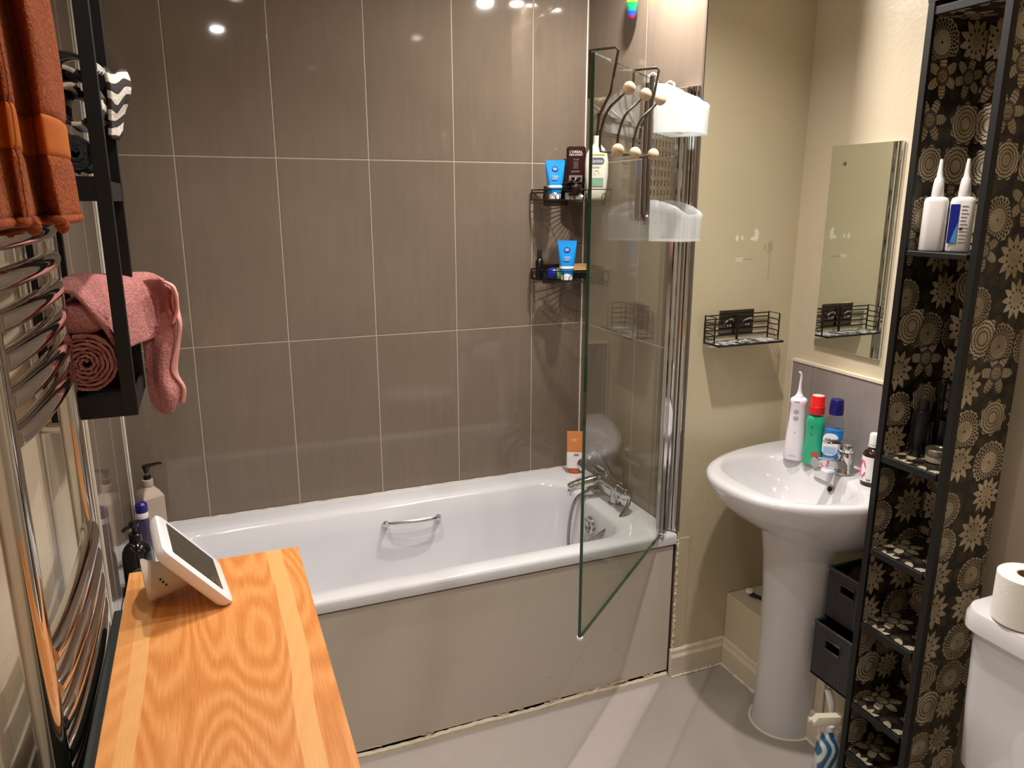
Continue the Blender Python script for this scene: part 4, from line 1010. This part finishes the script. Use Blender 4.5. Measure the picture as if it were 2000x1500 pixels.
g1 = [ # rows from wall side to room side, columns from near (camera) to far
 [(.018, -1.085, 1.395), (.022, -1.03, 1.41), (.03, -.97, 1.42), (.04, -.90, 1.425), (.05, -.86, 1.42)],
 [(.040, -1.095, 1.425), (.045, -1.03, 1.438), (.05, -.97, 1.44), (.06, -.90, 1.436), (.07, -.86, 1.43)],
 [(.066, -1.09, 1.418), (.075, -1.03, 1.425), (.085, -.97, 1.434), (.095, -.90, 1.43), (.10, -.85, 1.43)],
 [(.088, -1.092, 1.385), (.10, -1.04, 1.398), (.115, -.97, 1.415), (.13, -.89, 1.425), (.14, -.83, 1.43)],
 [(.108, -1.090, 1.350), (.118, -1.045, 1.37), (.135, -.98, 1.385), (.16, -.86, 1.412), (.18, -.80, 1.425)],
 [(.120, -1.085, 1.32), (.1215, -1.04, 1.33), (.135, -.99, 1.34), (.175, -.845, 1.36), (.205, -.79, 1.40)],
 [(.119, -1.06, 1.295), (.120, -1.03, 1.30), (.14, -.97, 1.30), (.185, -.84, 1.30), (.215, -.79, 1.34)],
]
s_ = sheet(g1, 8, 6); M().loft(s_, False, False, closed=False).build('terry_fold', PK, t, solid=.010, subd=1, ang=180, soff=0)
# bulging body between the roll and the top fold
M().loft([[(.066+.050*cos(a)*k, y, 1.372+.030*sin(a)*k) for a in [2*pi*i/24 for i in range(24)]] for y, k in ((-1.085, .7), (-1.075, .95), (-1.0, 1.), (-.90, 1.), (-.88, .8))]).build('terry_bulk', PK, t, ang=180)
# end spilling outside the far upright
g2 = [
 [(.150, -.865, 1.418), (.175, -.855, 1.424), (.20, -.85, 1.420), (.214, -.86, 1.395)],
 [(.150, -.850, 1.39), (.172, -.835, 1.385), (.19, -.83, 1.375), (.210, -.862, 1.36)],
 [(.150, -.86, 1.34), (.165, -.85, 1.33), (.19, -.855, 1.325), (.218, -.87, 1.325)],
 [(.150, -.872, 1.285), (.168, -.87, 1.28), (.188, -.885, 1.275), (.208, -.868, 1.28)],
 [(.150, -.874, 1.225), (.166, -.88, 1.22), (.180, -.895, 1.215), (.194, -.87, 1.225)],
 [(.152, -.872, 1.175), (.170, -.88, 1.16), (.190, -.89, 1.165), (.212, -.868, 1.185)],
 [(.160, -.866, 1.150), (.170, -.872, 1.135), (.186, -.876, 1.13), (.206, -.862, 1.150)],
]
s_ = sheet(g2, 8, 8); M().loft(s_, False, False, closed=False).build('hanging_end', PK, t, solid=.011, subd=1, ang=180, soff=0)
g3 = [[(x+.004, y-.008, z) for x, y, z in (r_[-1], (r_[-1][0]+.010+.004*sin(k*2), r_[-1][1]+.006, r_[-1][2]-.004))] for k, r_ in enumerate(g2)]
s_ = sheet(g3, 3, 8); M().loft(s_, False, False, closed=False).build('satin_border', PKS, t, solid=.007, subd=1, ang=180, soff=0)
g4 = [[(.205, -.90+.02*k, 1.418-.002*k), (.222, -.895+.02*k, 1.40), (.224, -.89+.02*k, 1.36), (.212, -.885+.02*k, 1.325)] for k in range(3)]
s_ = sheet(g4, 6, 3); M().loft(s_, False, False, closed=False).build('curled_edge', PKS, t, solid=.006, subd=1, ang=180, soff=0)

# navy roll and zebra towel on the middle tray
NV = terry('terry_navy', '4c5358', '15181c')
t = thing('rolled_towel', 'dark navy rolled towel on the middle tray of the towel shelf', 'towel', (.094, -1.0, 1.660))
spiral_roll('roll', (0, 0), .031, 3.6, -.09, .11, .006, NV, t, start=.4, r0=.006)
def zebra():
    m_, g, b = newmat('zebra_stripe'); x, y, z = g.sep(g.coord('UV')); co = g.coord()
    w_ = g.noise(co, 160, 3, .6); wv = g.noise(co, 14, 2)
    s2 = ((x*190.)+wv*4.).sin().gt(.05)
    g.plug(g.mixc(s2, g.mixc(w_, lin('b9ad9e'), lin('efe8de')), g.mixc(w_, lin('171312'), lin('3a3230'))), b.inputs['Base Color'])
    b.inputs['Roughness'].default_value = .9; bump(g, b, w_, .002); return m_
ZB_ = zebra()
t = thing('rolled_towel', 'black and white striped towel heaped on the navy roll', 'towel', (.098, -1.0, 1.748))
def uvgrid(o, nu, nv):
    pass
def striped(name, rows, parent, along=True, solid=.006):
    """sheet with its own UV running along the rows"""
    o = M().loft(rows, False, False, closed=False).build(name, ZB_, parent, solid=solid, subd=0, ang=180, soff=0)
    me = o.data; ul = me.uv_layers.new(name='UVMap'); n = len(rows[0])
    # arc length along row index or column index
    R_ = len(rows); cu = [0.]
    for i in range(1, R_): cu.append(cu[-1]+(Vector(rows[i][n//2])-Vector(rows[i-1][n//2])).length)
    cv = [0.]
    for j in range(1, n): cv.append(cv[-1]+(Vector(rows[R_//2][j])-Vector(rows[R_//2][j-1])).length)
    for lp in me.loops:
        i, j = divmod(lp.vertex_index, n)
        ul.data[lp.index].uv = (cu[i], cv[j]) if along else (cv[j], cu[i])
    return o
rows = []
for k in range(9):
    y = -.095+.19*k/8; row = []
    for i in range(60):
        a = .9+i*.165; rad = .018+.037*i/59
        row.append((cos(a)*rad*1.0+.003*sin(k*1.3+i*.3), y+.004*sin(i*.5), sin(a)*rad*1.15+.003*cos(k*1.1+i*.4)))
    rows.append(row)
striped('roll', rows, t, along=False, solid=.007)
cap = [[(-.05+.0, -.098, .035), (-.02, -.1, .068), (.02, -.098, .068), (.045, -.096, .045)],
       [(-.05, -.05, .04), (-.02, -.05, .074), (.02, -.05, .074), (.048, -.05, .05)],
       [(-.05, .0, .04), (-.02, .0, .078), (.02, .0, .08), (.050, .0, .055)],
       [(-.05, .06, .04), (-.015, .06, .08), (.02, .06, .086), (.046, .06, .07)]]
striped('top_fold', sheet(cap, 8, 8), t, along=True)
end_ = [[(.046, .05, .075), (.055, .10, .070), (.066, .13, .082), (.076, .15, .085)],
        [(.050, .05, .045), (.060, .09, .045), (.072, .12, .060), (.082, .14, .062)],
        [(.048, .06, .015), (.056, .09, .010), (.068, .12, .030), (.078, .14, .035)],
        [(.044, .07, -.02), (.050, .10, -.015), (.058, .125, -.005), (.064, .14, .0)],
        [(.040, .08, -.05), (.045, .10, -.05), (.050, .12, -.05), (.056, .135, -.04)]]
striped('loose_end', sheet(end_, 6, 6), t, along=True)

# ------------------------------------------------------------------ oak topped cabinet
def oak():
    m_, g, b = newmat('oak_top'); x, y, z = g.sep(g.coord())
    def strip(c_, w_, wob=.006, sc=2.): return ((x-c_)+(g.noise(g.comb(0., y, 0.), sc, 2)-.5)*wob*4.).abs().lt(w_)
    nn = g.noise(g.comb(x*1.0, y*.16, 0.), 7, 1.5, .4)
    r = (nn*150.+x*40.+g.noise(g.comb(x*6., y*1., 0.), 6, 2)*2.5).sin()
    fine = g.noise(g.comb(x*90., y*5., 0.), 4, 4, .6)
    v = r*.13+fine*.6+.22
    c = g.ramp(v, [(.2, lin('bf7333')), (.5, lin('d68b48')), (.8, lin('e6a564'))])
    pale = strip(-.118, .012, .004).max(strip(.108, .014, .010))
    c = g.mixc(pale*.75, c, g.mixc(fine, lin('eebd80'), lin('e0a35c')))
    pl = x.lt(-.125)
    c = g.mixc(pl*.35, c, g.mixc(fine, lin('f0b878'), lin('d8914a')))
    b.inputs['Roughness'].default_value = .38
    g.plug(c, b.inputs['Base Color']); bump(g, b, fine, .0004); return m_
t = thing('bathroom_cabinet', 'narrow cabinet with an orange oak top in the foreground', 'cabinet', (.255, -1.60, 0), radians(0))
M().add([], []) if 0 else None
m = M(); m.loft([[(-.153, .446, z), (-.153, -.78, z), (.150, -.78, z), (.155, .442, z)] for z in (.872, .9)]); m.build('oak_top', oak(), t, smooth=False, bevel=.0015)
M().box(-.170, -.152, -.78, .33, .10, .888).build('side_seal', mat('rubber_slate', '2c3436', .5, vary=.2), t, smooth=False, bevel=.003)
M().box(-.150, .146, -.77, .43, .05, .871).build('cabinet_body', mat('cabinet_white', 'e4dfd8', .4), t, smooth=False)
M().box(-.14, .13, -.76, .42, .001, .05).build('plinth', DARK, t, smooth=False)
for k in range(2):
    d_ = M().box(.1465, .1495, -.76+.6*k, -.17+.6*k, .06, .865).build('door', bpy.data.materials['cabinet_white'], t, smooth=False, bevel=.003)

# smart display
t = thing('smart_display', 'white smart display with a tilted dark screen on the oak top', 'smart display', (.271, -1.27, .905), radians(6.6))
# local: y along bottom edge, screen leans back to -x
S_ = .172/2; Lh = .160; tl = radians(129-90)
ux = Vector((-sin(tl), 0, cos(tl))); nx_ = Vector((cos(tl), 0, sin(tl)))
def P3(y, v, d_): q = ux*v+nx_*d_; return (q.x, y, q.z+.0)
def slabring(hy_, v0, v1, d_, r_=.018): return [P3(p_[0], p_[1], d_) for p_ in rr(hy_, (v1-v0)/2, r_, 0, 0, (v0+v1)/2, 6)]
M().loft([slabring(S_*.93, .006, Lh-.006, -.020), slabring(S_*.985, .001, Lh-.001, -.014), slabring(S_, 0, Lh, -.006), slabring(S_, 0, Lh, -.001), slabring(S_-.004, .004, Lh-.004, .0015, .016)]).build('white_bezel', mat('device_white', 'f0eef2', .28, vary=.01), t, ang=50)
def scrm():
    m_, g, b = newmat('screen_dark'); n = g.noise(g.coord(), 60, 4, .7)
    g.plug(g.ramp(n, [(.4, lin('403b33')), (.62, lin('4a453c')), (.75, lin('5c564c'))]), b.inputs['Base Color']); b.inputs['Roughness'].default_value = .18; return m_
M().loft([slabring(S_-.020, .024, Lh-.022, .0012, .004), slabring(S_-.020, .024, Lh-.022, .0022, .004)]).build('screen', scrm(), t, ang=50)
M().tube([P3(-.052+.007*cos(a_), .040+.009*sin(a_), .0026) for a_ in [2*pi*i/20 for i in range(20)]], .0006, 5, closed=True).build('screen_icon', mat('icon_grey', '7d786e', .4), t)
def bring(c_, ry, rz_, tiltv): 
    return [(c_[0]+tiltv*rz_*sin(a_), c_[1]+ry*cos(a_), c_[2]+rz_*sin(a_)) for a_ in [2*pi*i/28 for i in range(28)]]
M().loft([bring((-.050, 0, .045), .026, .024, -.55), bring((-.075, 0, .037), .027, .026, -.35), bring((-.105, 0, .034), .032, .030, -.15), bring((-.122, .0, .036), .041, .034, -.1), bring((-.127, .0, .037), .0435, .0365, -.1), bring((-.131, .0, .037), .0435, .0365, -.1), bring((-.132, .0, .037), .039, .033, -.1)]).build('fabric_base', mat('device_fabric', 'cdbfae', .6, vary=.05, bumpd=.0006, bscale=500), t, ang=50)
for q in (0, 1, 2): M().sphere((-.108+q*.004, -.032, .048-q*.006), .002, 5).build('port', BLACKP, t)

# ------------------------------------------------------------------ bottles at the left end of the bath
t = thing('pump_bottle', 'tall square beige pump bottle in the left corner of the bath rim', 'bottle', (.058, -.085, ZB+.001), radians(28))
BG2 = mat('bottle_beige', 'b3a292', .45)
M().loft([rr(.034, .034, .004, z) for z in (0, .002, .138)]+[rr(.026, .024, .006, .155), rr(.014, .014, .010, .170), rr(.013, .013, .0125, .173)]).build('bottle_body', BG2, t, ang=30)
M().lathe([(.0165, .172), (.017, .174), (.0165, .192), (.013, .194)], n=24).build('collar', BG2, t)
M().lathe([(.006, .193), (.006, .200)], n=16).build('pump_ring', BLACKP, t)
M().lathe([(.0045, .2), (.0045, .216)], n=14).build('pump_stem', STEEL, t)
M().lathe([(.011, .192), (.0115, .2), (.010, .206), (.005, .207)], n=20).lathe([(.006, .214), (.009, .224), (.011, .232), (.013, .236), (.012, .240), (.001, .241)], n=20).tube(crom([(0, 0, .237), (.02, -.006, .238), (.035, -.011, .240), (.044, -.014, .238)], 4), [.007, .007, .0065, .006, .006, .0055, .0055, .005, .005, .0045, .0045, .004, .004], 8).build('pump_head', BLACKP, t)
text('lettering', 'rituals', .0001, (0, 0, .1), 0, DARK, t); bpy.data.objects.remove([c_ for c_ in t.children if c_.name.startswith('lettering')][0])
M().box(.0342, .035, -.02, .012, .108, .112).box(.0342, .035, -.02, .004, .085, .088).build('printed_lines', DARK, t, smooth=False)
t = thing('purple_bottle', 'slim bottle with a purple cap above a white band on the bath rim', 'bottle', (.052, -.30, ZB+.001))
M().loft([rr(hx, hd, min(hx, hd)*.85, z, n=6) for z, hx, hd in ((0, .018, .014), (.003, .020, .016), (.12, .019, .015), (.15, .016, .014))]).build('bottle_body', mat('bottle_plum', '4a3f5e', .3), t, ang=60)
M().lathe([(.0165, .150), (.0170, .152), (.017, .166), (.016, .168)], n=24).build('white_band', PLASTIC_W, t)
M().lathe([(.0165, .168), (.0175, .172), (.0165, .192), (.011, .198), (.001, .199)], n=24).build('cap', mat('cap_purple', '2a1c78', .25), t)
t = thing('black_pump_bottle', 'round shouldered glossy black pump bottle on the bath rim behind the oak top', 'bottle', (.045, -.47, ZB+.001))
BKG = mat('gloss_black', '0a0a0c', .08, coat=.6)
M().lathe([(.034, 0), (.038, .003), (.039, .02), (.039, .105), (.037, .122), (.031, .136), (.021, .146), (.015, .150), (.014, .152)], n=36).build('bottle_body', BKG, t)
M().lathe([(.0165, .150), (.0165, .172), (.014, .175), (.006, .176), (.006, .19), (.011, .193), (.013, .203), (.010, .208), (.001, .209)], n=24).tube([(0, 0, .199), (-.02, -.02, .198), (-.026, -.026, .194)], .005, 8).build('pump_head', BLACKP, t)
LB = mat('label_print_grey', '9b9aa0', .4)
lab = M()
for r_, zc in ((.030, .058), (.026, .058)):
    lab.tube([(.0396*sin(r_/.039*cos(a_)+.25), -.0396*cos(r_/.039*cos(a_)+.25), zc+r_*.95*sin(a_)) for a_ in [2*pi*i/40 for i in range(40)]], .0005, 5, closed=True)
lab.tube([(.0396*sin(.018/.039*cos(a_)+.25), -.0396*cos(.018/.039*cos(a_)+.25), .056+.012*sin(a_)) for a_ in [2*pi*i/30 for i in range(30)]], .0009, 5, closed=True)
lab.build('printed_badge', LB, t)
